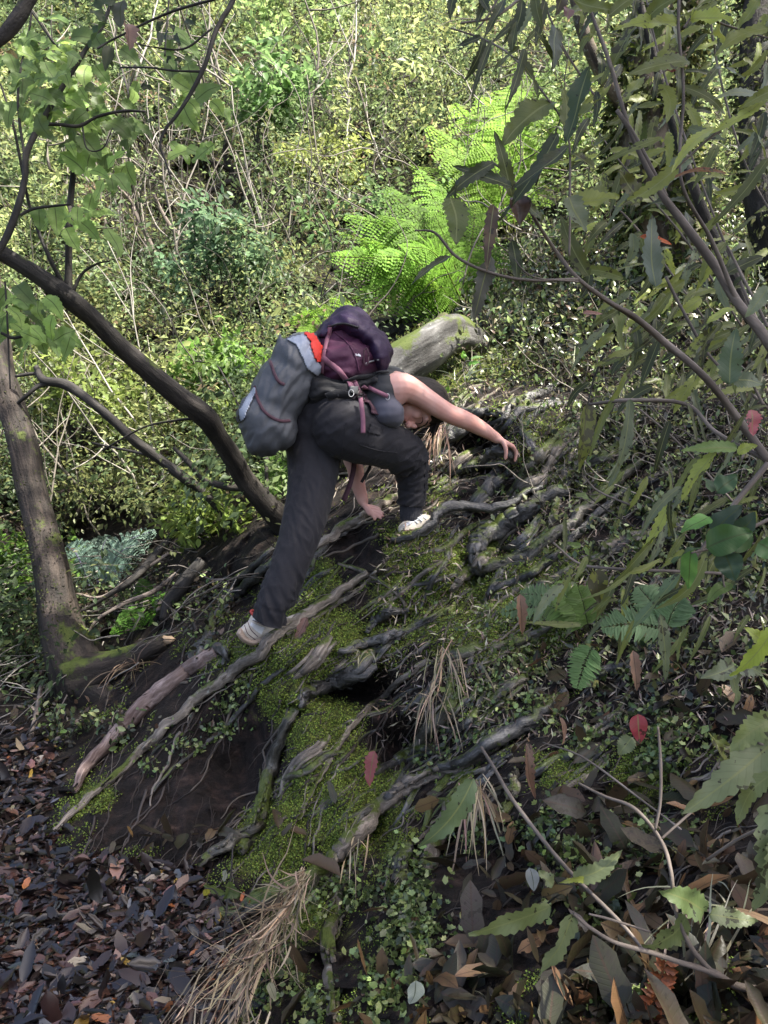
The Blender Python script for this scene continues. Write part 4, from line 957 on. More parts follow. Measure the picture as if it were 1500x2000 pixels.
# dead fern stalks and sticks below the curved tree
b = Bag()
for i in range(260):
    px = rng.uniform(-40, 540); py = rng.uniform(1060, 1420)
    if py > np.interp(px, [0, 200, 350, 540], [1460, 1330, 1260, 1120]): continue
    d = DD(px, py)-rng.uniform(.0, .5)
    if d < 3.4: d = 3.4
    p = PX(px, py, d); lean = rng.normal(.0, .2)
    rand_twig(b, p, (-1, -.25+rng.normal(0, .3), -.55+rng.normal(0, .28)), rng.uniform(.15, .6), rng.uniform(.0015, .0045), [(.10, .09, .08), (.20, .18, .16), (.03, .026, .022), (.30, .28, .25)][rng.integers(0, 4)], 7, .25, 4)
o = b.build('dead_fern_stalks', M_twt); tag(o, 'mat of dry grey stalks below the curved tree', 'dead stalks', kind='stuff')
STK = [('long dark bent stick lying above the silvery fern', [(345, 1035, 4.3, 6), (300, 1090, 4.2, 9), (255, 1135, 4.1, 7), (200, 1170, 4.1, 4), (160, 1195, 4.1, 3)]),
 ('forked stick beside the stump of the dark leaning tree', [(395, 1095, 4.0, 12), (360, 1140, 3.95, 15), (330, 1180, 3.95, 14), (318, 1210, 3.9, 8)]),
 ('thin stick arching toward the curved trunk', [(345, 1120, 4.05, 4), (300, 1155, 4.0, 5), (240, 1180, 3.95, 4), (190, 1210, 3.9, 3), (170, 1240, 3.9, 2)]),
 ('pale bare stick lying at the edge of the path', [(70, 1478, 3.4, 3), (110, 1460, 3.4, 3), (140, 1435, 3.45, 2.5)]),
 ('slim stick running down behind the pink root', [(330, 1080, 4.2, 3), (270, 1120, 4.15, 4), (200, 1165, 4.1, 3), (150, 1160, 4.1, 2)]),
 ('mossy sloping stick left of the pink root', [(60, 1530, 3.3, 7), (52, 1480, 3.4, 6), (70, 1400, 3.6, 5), (80, 1340, 3.8, 4)])]
for lab, pts in STK:
    P, R = spline_px(pts, 26); b = Bag(); b.tube(P, R, 8, .25, pts[0][0]); o = b.build('stick', M_twigd if 'dark' in lab or 'stump' in lab else M_stem); tag(o, lab, 'stick', 'loose sticks')
# straw tufts
def tuft(label, root, n, length, spread, dirv, col=(.42, .34, .22), w=.0022, group='dry grass tufts', name='dry_grass_tuft', sag=1.0, cat='dry grass', tipz=None):
    base = np.array(V(*root)); e = empty(name, base, label, cat, group); b = Bag()
    for i in range(n):
        p = base+rng.normal(0, 1, 3)*np.array([.022, .012, .018]); dv = norm(np.array(dirv)+rng.normal(0, spread, 3)); L = length*rng.uniform(.25, 1.15); m = 12; pts = [p.copy()]
        for s in range(m-1):
            dv = norm(dv+np.array([0, 0, -.16*sag])+rng.normal(0, .05, 3)); p = p+dv*L/(m-1); pts.append(p.copy())
        pts = np.array(pts); T = norm(np.gradient(pts, axis=0)); sd = norm(np.cross(T, np.array([.2, 1, .3])+rng.normal(0, .4, 3)))
        ww = w*rng.uniform(.6, 1.4)*np.sin(np.linspace(.5, 3.05, m))[:, None]
        v = np.stack([pts-sd*ww, pts+sd*ww], 1).reshape(-1, 3); f = []
        for k in range(m-1): a = 2*k; f += [a, a+1, a+3, a+2]
        c = np.array(col)*rng.uniform(.45, 1.25)*(1+.08*rng.standard_normal(3)); b.add(v, np.array(f), 4, None, np.clip(c, .01, .9))
    b.build('blades', M_straw, e); return e
def strawrush(label, pts, n, col):
    """sheaf of dead grass that tumbles down a line: every blade wanders by itself"""
    base = V(*pts[0][:3]); e = empty('straw_bundle', base, label, 'dry grass', 'dry grass tufts'); b = Bag()
    q = crom([(x, y, d, 0) for x, y, d in pts], 40); C = PX(q[:, 0], q[:, 1], q[:, 2]-.02); TT = norm(np.gradient(C, axis=0))
    for i in range(n):
        k = int(38*rng.beta(1.0, 1.7)); wd = .012+.05*k/38; p = C[k]+RT*rng.normal(0, wd)+FWD*rng.normal(-.01, .012); L = rng.uniform(.10, .34); m = 12
        dv = norm(TT[k]+rng.normal(0, .10, 3)+RT*rng.normal(0, .10)); pts_ = [p.copy()]; bend = rng.normal(0, .05, 3)
        for s in range(m-1):
            dv = norm(dv+bend+rng.normal(0, .05, 3)); 
            if rng.random() < .02: dv = norm(dv+rng.normal(0, .7, 3))
            p = p+dv*L/(m-1); a_, c_, g_ = project(p); lim = float(DD(a_, c_))-.004
            if g_ > lim: p = np.array(PX(a_, c_, lim))
            pts_.append(p.copy())
        P = np.array(pts_); T = norm(np.gradient(P, axis=0)); sd = norm(np.cross(T, np.array([.1, 1, .6])+rng.normal(0, .5, 3)))
        ww = rng.uniform(.0008, .0030)*np.sin(np.linspace(.9, 3.0, m))[:, None]
        v = np.stack([P-sd*ww, P+sd*ww], 1).reshape(-1, 3); f = []
        for j in range(m-1): a = 2*j; f += [a, a+1, a+3, a+2]
        c = np.array(col)*rng.uniform(.12, 1.35)*(1+.06*rng.standard_normal(3)); b.add(v, np.array(f), 4, None, np.clip(c, .01, .9))
    b.build('blades', M_straw, e)
strawrush('big straw-coloured sheaf of dead grass flowing down to the bottom edge', [(600, 1695, 2.2), (560, 1760, 2.05), (520, 1830, 1.92), (470, 1910, 1.78), (430, 2010, 1.64), (400, 2080, 1.55)], 270, (.44, .35, .24))
tuft('long dry grass tuft hanging under the short twisted roots', (868, 1262, 2.66), 22, .26, .16, (.0, -.4, -.1))
tuft('dry grass tuft hanging below another tuft in the bank middle', (845, 1345, 2.6), 24, .24, .22, (-.15, -.4, -.2))
tuft('dry grass clump hanging beside the speckled root stub', (935, 1530, 2.16), 30, .28, .16, (.0, -.35, -.1))
tuft('small pale tuft above the black gnarled root', (712, 1272, 2.75), 14, .07, .4, (-.3, -.3, .2))
tuft('brown drooping grass tuft under the curved tree root', (262, 1305, 3.6), 22, .30, .2, (-.1, -.3, .3), (.30, .22, .14))
tuft('pale bent blades of a grass plant at the lower right', (1400, 1790, 1.35), 18, .22, .5, (-.2, -.2, .6), (.45, .42, .30))
tuft('white-tipped stalks rising behind the orange dead fern', (1330, 1990, 1.3), 16, .24, .25, (.1, -.1, 1), (.38, .35, .27), sag=.2)
tuft('sparse straws curving over the lower root', (700, 1640, 2.2), 10, .16, .5, (-.3, -.4, .3))
tuft('thin grass stalks on the crest of the bank', (905, 745, 3.9), 14, .20, .5, (.0, -.1, 1), (.40, .38, .28), sag=.4)
tuft('pale dry stalks on the crest below the fern stems', (960, 640, 4.5), 22, .24, .6, (.1, -.1, 1), (.36, .30, .22), sag=.4)
tuft('dry stalks near the red leaves at the upper right', (1120, 720, 3.9), 14, .18, .6, (.1, -.1, 1), (.34, .32, .22), sag=.5)
tuft('brown fibrous beard hanging under the root by the face', (862, 838, 3.6), 60, .24, .25, (-.2, -.2, -.2), (.34, .25, .18))
# =====================================================================
#  NEAR PLANTS
# =====================================================================
def plant(name, label, cat, stems, lv, mat_stem=M_stem, mat_leafs=M_bigleaf, group=None, seed=0, teeth=9, rough=.1, tooth=.13):
    """stems: px polylines (px,py,d,rpx); lv: (bx,by,tx,ty,width px,d, tint, [dd tip])"""
    base = V(*stems[0][0][:3]); e = empty(name, base, label, cat, group)
    for s in stems:
        P, R = spline_px(s, 9*len(s)); b = Bag(); b.tube(P, R, 8, rough, s[0][0]*.02); b.build('stem', mat_stem, e)
    b = Bag()
    for l in lv:
        bx, by, tx, ty, w, d, tint = l[:7]; dd = l[7] if len(l) > 7 else rng.normal(0, .02)
        t = np.array(tint)*(1+.12*rng.standard_normal())
        big_leaf(b, V(bx, by, d), V(tx, ty, d+dd), w*d/F*.5, teeth=teeth, tint=tuple(np.clip(t, .004, .9)), droop=rng.uniform(.05, .16), wave=rng.uniform(.08, .3), foldk=rng.uniform(.1, .45), tooth=tooth)
    if lv: b.build('foliage', mat_leafs, e)
    return e
g1 = (.14, .165, .04); g2 = (.09, .10, .028); g3 = (.22, .25, .05); gg = (.16, .19, .11); gy = (.26, .30, .06); gd = (.04, .048, .022); rd = (.30, .06, .07); br = (.10, .05, .035); lm = (.36, .42, .08)
# --- A: main pale stem with long toothed leaves, top right
plant('toothed_sapling', 'pale-stemmed sapling with long toothed leaves arching across the top right', 'sapling',
 [[(1600, 850, 1.5, 10), (1500, 668, 1.5, 10), (1440, 590, 1.5, 9), (1390, 510, 1.5, 9), (1330, 430, 1.5, 8), (1290, 375, 1.5, 7), (1250, 300, 1.5, 5), (1225, 240, 1.5, 4), (1190, 120, 1.5, 4), (1160, 40, 1.5, 3), (1135, -40, 1.5, 3)],
  [(1300, 385, 1.5, 6), (1262, 310, 1.5, 5), (1235, 260, 1.5, 5), (1205, 215, 1.5, 4)],
  [(1440, 590, 1.5, 5), (1390, 470, 1.45, 4), (1330, 350, 1.4, 3), (1335, 180, 1.4, 3), (1325, 50, 1.4, 3), (1330, -60, 1.4, 3)],
  [(1335, 55, 1.4, 3), (1360, 30, 1.4, 2), (1420, 50, 1.4, 2), (1500, 75, 1.4, 1.5)]],
 [(1322, 42, 1200, 55, 36, 1.4, lm), (1350, 38, 1432, 42, 34, 1.4, lm), (1405, 35, 1418, 85, 30, 1.4, lm), (1352, 35, 1358, 12, 16, 1.4, lm),
  (1500, 55, 1395, 110, 26, 1.3, g3), (1315, 140, 1300, 90, 34, 1.4, rd), (1318, 85, 1240, 155, 26, 1.4, g3), (1345, 120, 1220, 150, 30, 1.4, g1), (1395, 130, 1455, 155, 22, 1.4, gg),
  (1500, 195, 1395, 192, 22, 1.3, gg), (1345, 250, 1420, 275, 18, 1.4, gg), (1292, 165, 1302, 240, 30, 1.4, g3), (1238, 212, 1320, 200, 14, 1.4, g1),
  (1295, 268, 1165, 325, 16, 1.35, g1), (1105, 260, 1100, 170, 40, 1.3, g1, .0), (1150, 130, 1105, 285, 42, 1.25, (.07,.11,.05)), (1240, 50, 1175, 165, 30, 1.5, g1),
  (1480, 0, 1440, 60, 24, 1.3, gy), (1500, 310, 1390, 440, 24, 1.2, g2), (1500, 340, 1470, 240, 20, 1.3, g1), (1260, 40, 1330, -10, 30, 1.4, g1), (1190, 30, 1250, -10, 24, 1.4, g1),
  (1420, 340, 1300, 355, 10, 1.35, (.20,.07,.03)), (1250, 400, 1205, 330, 40, 1.45, (.11,.11,.025)), (1190, 395, 1140, 370, 34, 1.4, g1), (1330, 170, 1420, 230, 20, 1.5, g2)])
# --- B: bright curling leaf spray at right edge reaching left
plant('toothed_sapling', 'long yellow-green leaf ribbon slanting in from the right edge', 'sapling',
 [[(1620, 120, 1.15, 4), (1500, 190, 1.15, 3), (1440, 230, 1.15, 3), (1380, 275, 1.15, 2.5), (1320, 330, 1.15, 2)]],
 [(1500, 190, 1385, 262, 20, 1.12, lm), (1400, 250, 1310, 340, 22, 1.15, lm), (1325, 325, 1205, 405, 28, 1.15, g3), (1340, 300, 1300, 340, 22, 1.15, gg), (1530, 170, 1440, 215, 24, 1.1, g3)])
# --- C: dark arching leaves centre top
plant('toothed_sapling', 'dark drooping toothed leaves silhouetted against the bright ferns', 'sapling',
 [[(1500, 900, 1.55, 9), (1450, 830, 1.55, 8), (1380, 740, 1.5, 7), (1300, 670, 1.5, 7), (1240, 620, 1.45, 6), (1190, 590, 1.4, 5), (1130, 545, 1.35, 4), (1085, 490, 1.35, 4), (1040, 420, 1.3, 3), (1000, 350, 1.3, 2.5), (960, 315, 1.3, 2)],
  [(1130, 545, 1.35, 3), (1030, 547, 1.3, 3), (950, 530, 1.3, 3), (890, 500, 1.3, 3), (850, 455, 1.3, 2.5), (810, 450, 1.3, 1.5)],
  [(1112, 500, 1.3, 2), (1113, 380, 1.3, 2.5), (1108, 260, 1.3, 2), (1060, 180, 1.3, 2), (1000, 110, 1.35, 2), (940, 75, 1.4, 2), (880, 55, 1.4, 1.5)],
  [(1160, 185, 1.5, 2.5), (1110, 110, 1.5, 2), (1085, 60, 1.5, 2), (1060, 0, 1.5, 2)],
  [(1130, 550, 1.35, 2), (1040, 540, 1.3, 1.5), (1000, 500, 1.3, 1.5), (965, 470, 1.3, 1.2)]],
 [(1000, 365, 885, 325, 24, 1.25, gd), (965, 318, 868, 390, 26, 1.25, gd), (880, 385, 890, 480, 52, 1.2, (.10,.13,.03), .0), (900, 345, 888, 400, 24, 1.2, gd), (1090, 260, 975, 430, 34, 1.2, gd), (1110, 285, 1000, 370, 34, 1.2, gd),
  (1000, 385, 965, 255, 26, 1.3, g2), (1080, 200, 980, 290, 56, 1.3, g1), (960, 500, 925, 630, 34, 1.3, (.12,.11,.10)), (965, 400, 950, 530, 26, 1.25, br), (1085, 55, 1080, 135, 46, 1.3, gd), (1000, 110, 1050, 190, 22, 1.3, g2),
  (1025, 95, 985, 220, 20, 1.3, gd), (1015, 90, 955, 150, 18, 1.3, g2), (940, 72, 890, 90, 16, 1.35, gd), (945, 75, 905, 160, 22, 1.3, gd), (960, 80, 920, 195, 14, 1.3, gd), (1000, 100, 1010, 40, 18, 1.3, g2),
  (880, 500, 800, 560, 18, 1.25, (.05,.06,.03)), (1110, 385, 1145, 455, 46, 1.25, gg), (1110, 400, 1210, 385, 44, 1.3, g3), (1060, 430, 1010, 385, 20, 1.3, g2), (1000, 470, 1010, 560, 24, 1.3, gd), (1160, 330, 1110, 300, 26, 1.3, g2), (1090, 130, 1045, 60, 16, 1.3, g2), (1105, 250, 1180, 190, 30, 1.35, g1), (1190, 270, 1110, 330, 34, 1.3, g1), (1150, 540, 1095, 420, 30, 1.5, g2)])
# --- C2: loose filling foliage of the same species behind, top right
FX = []
for i in range(360):
    x = rng.uniform(1010, 1520); y = rng.uniform(-20, 760); d = rng.uniform(1.7, 3.0); L = rng.uniform(110, 210)/d; a = rng.normal(2.3, .6)
    if x < 1150 and y > 60: continue
    FX.append((x, y, x+L*math.cos(a), y+L*math.sin(a), rng.uniform(26, 42)/d, d, [g1, g2, gd, gg, g3, gd, lm, g3][rng.integers(0, 8)]))
plant('toothed_shrub', 'darker mass of long toothed leaves crowding the top right in front of the trunk', 'shrub',
 [[(1540, 760, 2.2, 3), (1450, 560, 2.2, 3), (1360, 330, 2.2, 2), (1290, 120, 2.2, 2), (1250, -60, 2.2, 1)], [(1560, 500, 2.4, 2), (1460, 330, 2.4, 2), (1400, 120, 2.4, 2), (1380, -60, 2.4, 1)], [(1450, 640, 2.0, 2), (1340, 470, 2.0, 2), (1230, 340, 2.0, 1.5), (1170, 260, 2.0, 1)],
  [(1500, 800, 2.6, 2), (1330, 560, 2.6, 2), (1220, 420, 2.6, 2), (1150, 380, 2.6, 1)]], FX)
# --- D: overhanging twigs at the very top
plant('overhanging_branch', 'dark leafy twigs hanging from above at top centre right', 'branch',
 [[(1080, -60, 1.4, 3), (1000, 10, 1.4, 3), (960, 35, 1.4, 2.5), (900, 45, 1.4, 2)], [(1000, -60, 1.5, 2.5), (960, 20, 1.5, 2), (930, 60, 1.5, 1.5)]],
 [(900, -20, 880, 40, 22, 1.4, gd), (955, -10, 930, 55, 20, 1.4, gd), (985, 0, 945, 75, 20, 1.4, gd), (1020, 0, 980, 90, 22, 1.4, gd), (1065, 0, 1045, 90, 20, 1.4, gd), (1045, -10, 1060, 60, 24, 1.4, g2), (1100, -20, 1085, 30, 30, 1.4, (.08,.06,.05)), (1120, 0, 1210, 20, 30, 1.4, g1), (930, -30, 960, 30, 20, 1.4, gd)])
# --- E: spotted hanging leaves, right
plant('spotted_leaf_plant', 'big black-spotted yellow-green leaf hanging over the right of the bank', 'plant',
 [[(1180, 690, 1.9, 2.5), (1160, 740, 1.9, 2), (1148, 790, 1.9, 1.5)]], [(1150, 785, 1130, 925, 44, 1.85, (.14,.16,.025), .0)], M_twigd, M_spotleaf, teeth=0)
plant('spotted_leaf_plant', 'small dark-spotted rounded leaf near the comb-like ferns', 'plant',
 [[(1200, 1100, 1.8, 1.5), (1185, 1115, 1.8, 1)]], [(1168, 1112, 1172, 1180, 40, 1.8, (.16,.17,.02), .0)], M_twigd, M_spotleaf, teeth=0)
# --- F: long wavy leaves hanging at mid right
FL = []
for i in range(110):
    x = rng.uniform(1080, 1500); y = rng.uniform(560, 1240); d = rng.uniform(1.5, 2.3); L = rng.uniform(50, 120); a = rng.normal(2.05, .4)
    if x < 1180 and y < 1000: continue
    FL.append((x, y, x+L*math.cos(a), y+L*math.sin(a), rng.uniform(9, 17), d, [g1, g3, gg, g2, g2, gd, g1][rng.integers(0, 7)]))
FLm = [(1230, 780, 1190, 950, 26, 1.6, gg), (1210, 760, 1150, 900, 14, 1.7, g1), (1265, 930, 1225, 1000, 14, 1.7, g3), (1310, 970, 1245, 1090, 20, 1.6, lm), (1440, 875, 1330, 880, 26, 1.3, (.17,.25,.07)), (1400, 880, 1330, 980, 30, 1.3, lm), (1440, 885, 1480, 870, 20, 1.3, lm),
  (1330, 950, 1250, 1050, 18, 1.5, gg), (1220, 1120, 1290, 1090, 14, 1.6, g3), (1280, 1050, 1190, 1150, 18, 1.6, g1), (1100, 1140, 1040, 1220, 20, 1.5, gg), (1330, 1120, 1220, 1250, 30, 1.45, (.12,.18,.09)), (1380, 1080, 1280, 1190, 22, 1.5, g1), (1290, 1200, 1300, 1330, 26, 1.5, gg)]
plant('ribbon_leaf_plant', 'many long wavy narrow leaves hanging over the right side of the bank', 'plant',
 [[(1500, 900, 1.55, 5), (1400, 845, 1.6, 4), (1340, 790, 1.65, 4), (1230, 782, 1.65, 4), (1150, 790, 1.7, 3)],
  [(1500, 905, 1.5, 6), (1430, 990, 1.5, 5), (1380, 1060, 1.5, 4), (1340, 1110, 1.5, 3)],
  [(1410, 1120, 1.6, 3), (1300, 1115, 1.6, 3), (1190, 1110, 1.65, 3), (1130, 1100, 1.7, 2.5), (1080, 1060, 1.7, 2)],
  [(1240, 990, 1.7, 2), (1170, 960, 1.75, 2), (1140, 930, 1.75, 1.5)], [(1480, 780, 1.8, 3), (1390, 700, 1.85, 3), (1330, 600, 1.9, 3), (1300, 540, 1.9, 3)],
  [(1450, 1000, 1.9, 2), (1330, 870, 1.9, 2), (1250, 800, 1.9, 2)], [(1500, 640, 1.6, 3), (1460, 560, 1.6, 3), (1420, 480, 1.6, 2.5)]],
 FL+FLm)
plant('grey_green_leaf_plant', 'broad upright grey-green leaf at the right edge', 'plant', [[(1490, 790, 1.2, 3), (1465, 740, 1.2, 2.5)]],
 [(1425, 750, 1438, 640, 44, 1.2, (.09,.13,.07), 0), (1430, 740, 1490, 750, 40, 1.2, (.09,.12,.07)), (1280, 560, 1275, 420, 44, 1.35, (.10,.13,.10), 0), (1500, 560, 1455, 620, 30, 1.2, gg)])
# --- G: rounded green leaves cluster
plant('round_leaved_shrub', 'shrub twig with broad smooth green leaves at the right edge', 'shrub',
 [[(1530, 1000, 1.2, 4), (1430, 1050, 1.2, 3), (1390, 1070, 1.2, 3), (1350, 1080, 1.2, 2)], [(1410, 1060, 1.2, 2.5), (1412, 1130, 1.2, 2), (1420, 1160, 1.2, 2)]],
 [(1380, 1070, 1470, 1040, 60, 1.15, (.06,.15,.04)), (1470, 1050, 1395, 1055, 50, 1.15, (.05,.12,.035)), (1385, 1010, 1330, 1040, 36, 1.2, (.10,.26,.05)), (1430, 1040, 1475, 1000, 40, 1.2, (.03,.06,.04)), (1390, 1040, 1450, 985, 46, 1.2, (.03,.055,.04)), (1350, 1075, 1345, 1150, 34, 1.2, (.09,.22,.05)),
  (1415, 1080, 1435, 1135, 52, 1.15, (.035,.07,.045)), (1370, 1070, 1310, 1100, 30, 1.25, (.05,.10,.05)), (1400, 960, 1440, 930, 40, 1.25, (.06,.12,.06)), (1390, 960, 1370, 930, 30, 1.25, (.07,.12,.06)), (1430, 1140, 1380, 1180, 26, 1.2, (.12,.2,.05)), (1480, 1060, 1520, 1090, 50, 1.1, (.05,.12,.04))],
 M_stem, M_softleaf, teeth=0)
plant('small_seedling', 'tiny seedling with two pale leaves on the right of the bank', 'seedling', [[(1240, 1030, 1.9, 1.5), (1190, 1000, 1.9, 1.5), (1150, 970, 1.9, 1.5)]], [(1150, 972, 1122, 965, 14, 1.9, (.25,.35,.12)), (1135, 1065, 1105, 1058, 12, 1.9, (.22,.32,.10)), (1140, 1068, 1150, 1085, 10, 1.9, (.22,.32,.10))], M_twigd, M_softleaf, teeth=0)
plant('small_seedling', 'bright seedling with round leaves on the crest above the arm', 'seedling', [[(905, 720, 3.9, 1.5), (912, 705, 3.9, 1.5), (930, 712, 3.9, 1.5)]], [(903, 700, 905, 685, 13, 3.85, (.15,.36,.04)), (915, 712, 938, 708, 10, 3.85, (.12,.32,.05)), (920, 702, 945, 698, 11, 3.85, (.14,.3,.08)), (870, 770, 860, 762, 9, 3.7, (.15,.3,.04)), (872, 768, 876, 752, 9, 3.7, (.15,.3,.04))], M_twigd, M_softleaf, teeth=0)
# --- H: right-bottom near leaves
ng = (.19, .225, .11); ng2 = (.21, .25, .09)
plant('toothed_sapling', 'large greyish toothed leaves pushing in at the lower right edge', 'sapling',
 [[(1600, 1500, .95, 4), (1520, 1470, .95, 3), (1480, 1450, .95, 3)], [(1600, 1700, .9, 4), (1520, 1660, .9, 3)]],
 [(1520, 1440, 1332, 1590, 62, .95, ng), (1500, 1480, 1440, 1540, 40, .95, ng), (1520, 1400, 1425, 1470, 52, .95, ng2), (1510, 1510, 1440, 1615, 40, .92, ng2), (1500, 1570, 1470, 1780, 62, .9, ng), (1520, 1620, 1515, 1790, 54, .88, ng)])
plant('toothed_sapling', 'bright blurred yellow-green leaf at the right edge above the grey ones', 'sapling',
 [[(1600, 1180, .8, 4), (1520, 1210, .8, 3), (1500, 1225, .8, 2)]], [(1510, 1225, 1425, 1320, 38, .8, (.30,.38,.06)), (1500, 1270, 1455, 1225, 34, .82, lm), (1435, 1300, 1370, 1325, 40, .9, gg), (1425, 1300, 1430, 1395, 48, .92, ng), (1440, 1310, 1490, 1320, 30, .9, gg)])
plant('toothed_sapling', 'low twiggy sapling with grey-green toothed leaves spreading over the bottom right litter', 'sapling',
 [[(1600, 1945, 1.15, 9), (1500, 1935, 1.15, 8), (1440, 1925, 1.15, 7), (1390, 1898, 1.15, 7), (1330, 1880, 1.15, 5), (1270, 1860, 1.15, 5), (1200, 1840, 1.15, 4), (1150, 1810, 1.15, 4), (1120, 1785, 1.15, 3)],
  [(1390, 1898, 1.15, 5), (1350, 1850, 1.15, 5), (1320, 1780, 1.15, 4), (1310, 1700, 1.15, 4), (1290, 1640, 1.2, 4), (1240, 1580, 1.2, 4), (1180, 1555, 1.25, 3), (1130, 1530, 1.3, 2.5)],
  [(1280, 1620, 1.2, 3), (1290, 1560, 1.2, 3), (1290, 1480, 1.2, 3), (1285, 1420, 1.2, 2.5)],
  [(1290, 1640, 1.2, 2.5), (1370, 1570, 1.2, 2.5), (1430, 1530, 1.2, 2)],
  [(1380, 1680, 1.2, 3), (1440, 1640, 1.15, 3), (1500, 1610, 1.1, 3)],
  [(1260, 1860, 1.15, 3), (1210, 1800, 1.2, 4), (1120, 1710, 1.3, 4), (1060, 1640, 1.4, 4), (1000, 1560, 1.5, 4), (965, 1500, 1.6, 3.5), (940, 1460, 1.7, 3)],
  [(1270, 1820, 1.15, 2), (1190, 1795, 1.15, 2.5), (1150, 1785, 1.15, 2)],
  [(1330, 1620, 1.4, 2), (1250, 1560, 1.5, 2), (1140, 1480, 1.6, 2), (1060, 1450, 1.7, 1.5)]],
 [(1120, 1715, 1215, 1660, 34, 1.25, ng), (1075, 1770, 915, 1825, 40, 1.2, ng2), (1120, 1785, 1045, 1915, 56, 1.15, ng), (1080, 1730, 1050, 1700, 26, 1.25, ng), (1340, 1790, 1250, 1850, 48, 1.15, ng2), (1375, 1780, 1290, 1740, 54, 1.15, (.16,.22,.08)), (1385, 1785, 1480, 1800, 36, 1.15, ng),
  (925, 1520, 815, 1655, 44, 1.5, (.12,.17,.08)), (1235, 1440, 1208, 1475, 34, 1.3, ng), (1390, 1440, 1430, 1460, 24, 1.3, g1), (1420, 1500, 1385, 1430, 20, 1.3, g2), (1150, 1720, 1090, 1725, 12, 1.25, gy)])
# notable single leaves
def one_leaf(name, label, l, mat, teeth=7, group=None, cat='leaf', stem=None, **kw):
    bx, by, tx, ty, w, d, tint = l[:7]; b = Bag()
    big_leaf(b, V(bx, by, d), V(tx, ty, d+(l[7] if len(l) > 7 else .0)), w*d/F*.5, teeth=teeth, tint=tint, **kw)
    if stem: P, R = spline_px(stem, 12); b.tube(P, R, 5, 0, 0, tint=(.05, .03, .02))
    o = b.build(name, mat); tag(o, label, cat, group); return o
one_leaf('red_leaf', 'pinkish red spotted leaf hanging in front of the mossy column', (733, 1467, 722, 1538, 30, 2.35, (.42, .12, .13)), M_bigleaf, stem=[(737, 1450, 2.35, 1), (733, 1467, 2.35, 1)])
one_leaf('red_leaf', 'crimson leaf among liverworts on the lower right bank', (1246, 1395, 1250, 1452, 34, 1.6, (.36, .04, .06)), M_bigleaf, teeth=0)
one_leaf('red_leaf', 'pink-red leaf on the stem at the right edge', (1468, 800, 1470, 852, 34, 1.4, (.45, .10, .13)), M_bigleaf)
one_leaf('orange_leaf', 'vivid orange narrow leaf caught by the pale stem', (1250, 462, 1312, 478, 17, 1.35, (.65, .12, .03)), M_bigleaf, teeth=0)
one_leaf('pink_leaf', 'small pink leaf floating in the twigs above the bank', (1138, 612, 1178, 614, 12, 1.6, (.45, .20, .18)), M_bigleaf, teeth=0)
one_leaf('dead_leaf', 'shrivelled brown leaf hanging at the top left', (246, 45, 252, 100, 30, 1.9, (.22, .12, .10)), M_dead, teeth=5, foldk=.9)
one_leaf('dead_leaf', 'curled dark brown leaf hanging near the bright ferns', (1010, 385, 1015, 440, 42, 1.25, (.10, .05, .045)), M_dead, teeth=0, foldk=.9)
one_leaf('red_leaf', 'dusky pink leaf in front of the moss-hung trunk', (1110, 15, 1108, 38, 26, 1.4, (.28, .14, .16)), M_bigleaf, teeth=0)
one_leaf('dead_leaf', 'twisted brown leaf hanging beside the comb-like ferns', (1015, 1160, 1020, 1240, 20, 2.3, (.30, .16, .11)), M_dead, teeth=5, foldk=.9)
one_leaf('dead_leaf', 'curled tan leaf dangling over the dark litter', (1236, 1270, 1244, 1350, 20, 1.8, (.30, .17, .12)), M_dead, teeth=5, foldk=.9)
one_leaf('dead_leaf', 'long wavy brown leaf hanging beside the mossy patch', (1030, 1450, 1045, 1560, 22, 1.95, (.16, .08, .06)), M_dead, teeth=9, foldk=.6)
one_leaf('dead_leaf', 'small brown leaf hanging from a fine twig', (1093, 1400, 1098, 1455, 12, 2.0, (.26, .14, .10)), M_dead, teeth=0, foldk=.6)
one_leaf('dead_leaf', 'curled reddish leaf lying on the brown root near the shoe', (600, 1205, 575, 1250, 18, 2.95, (.26, .14, .13)), M_dead, teeth=3, foldk=.8)
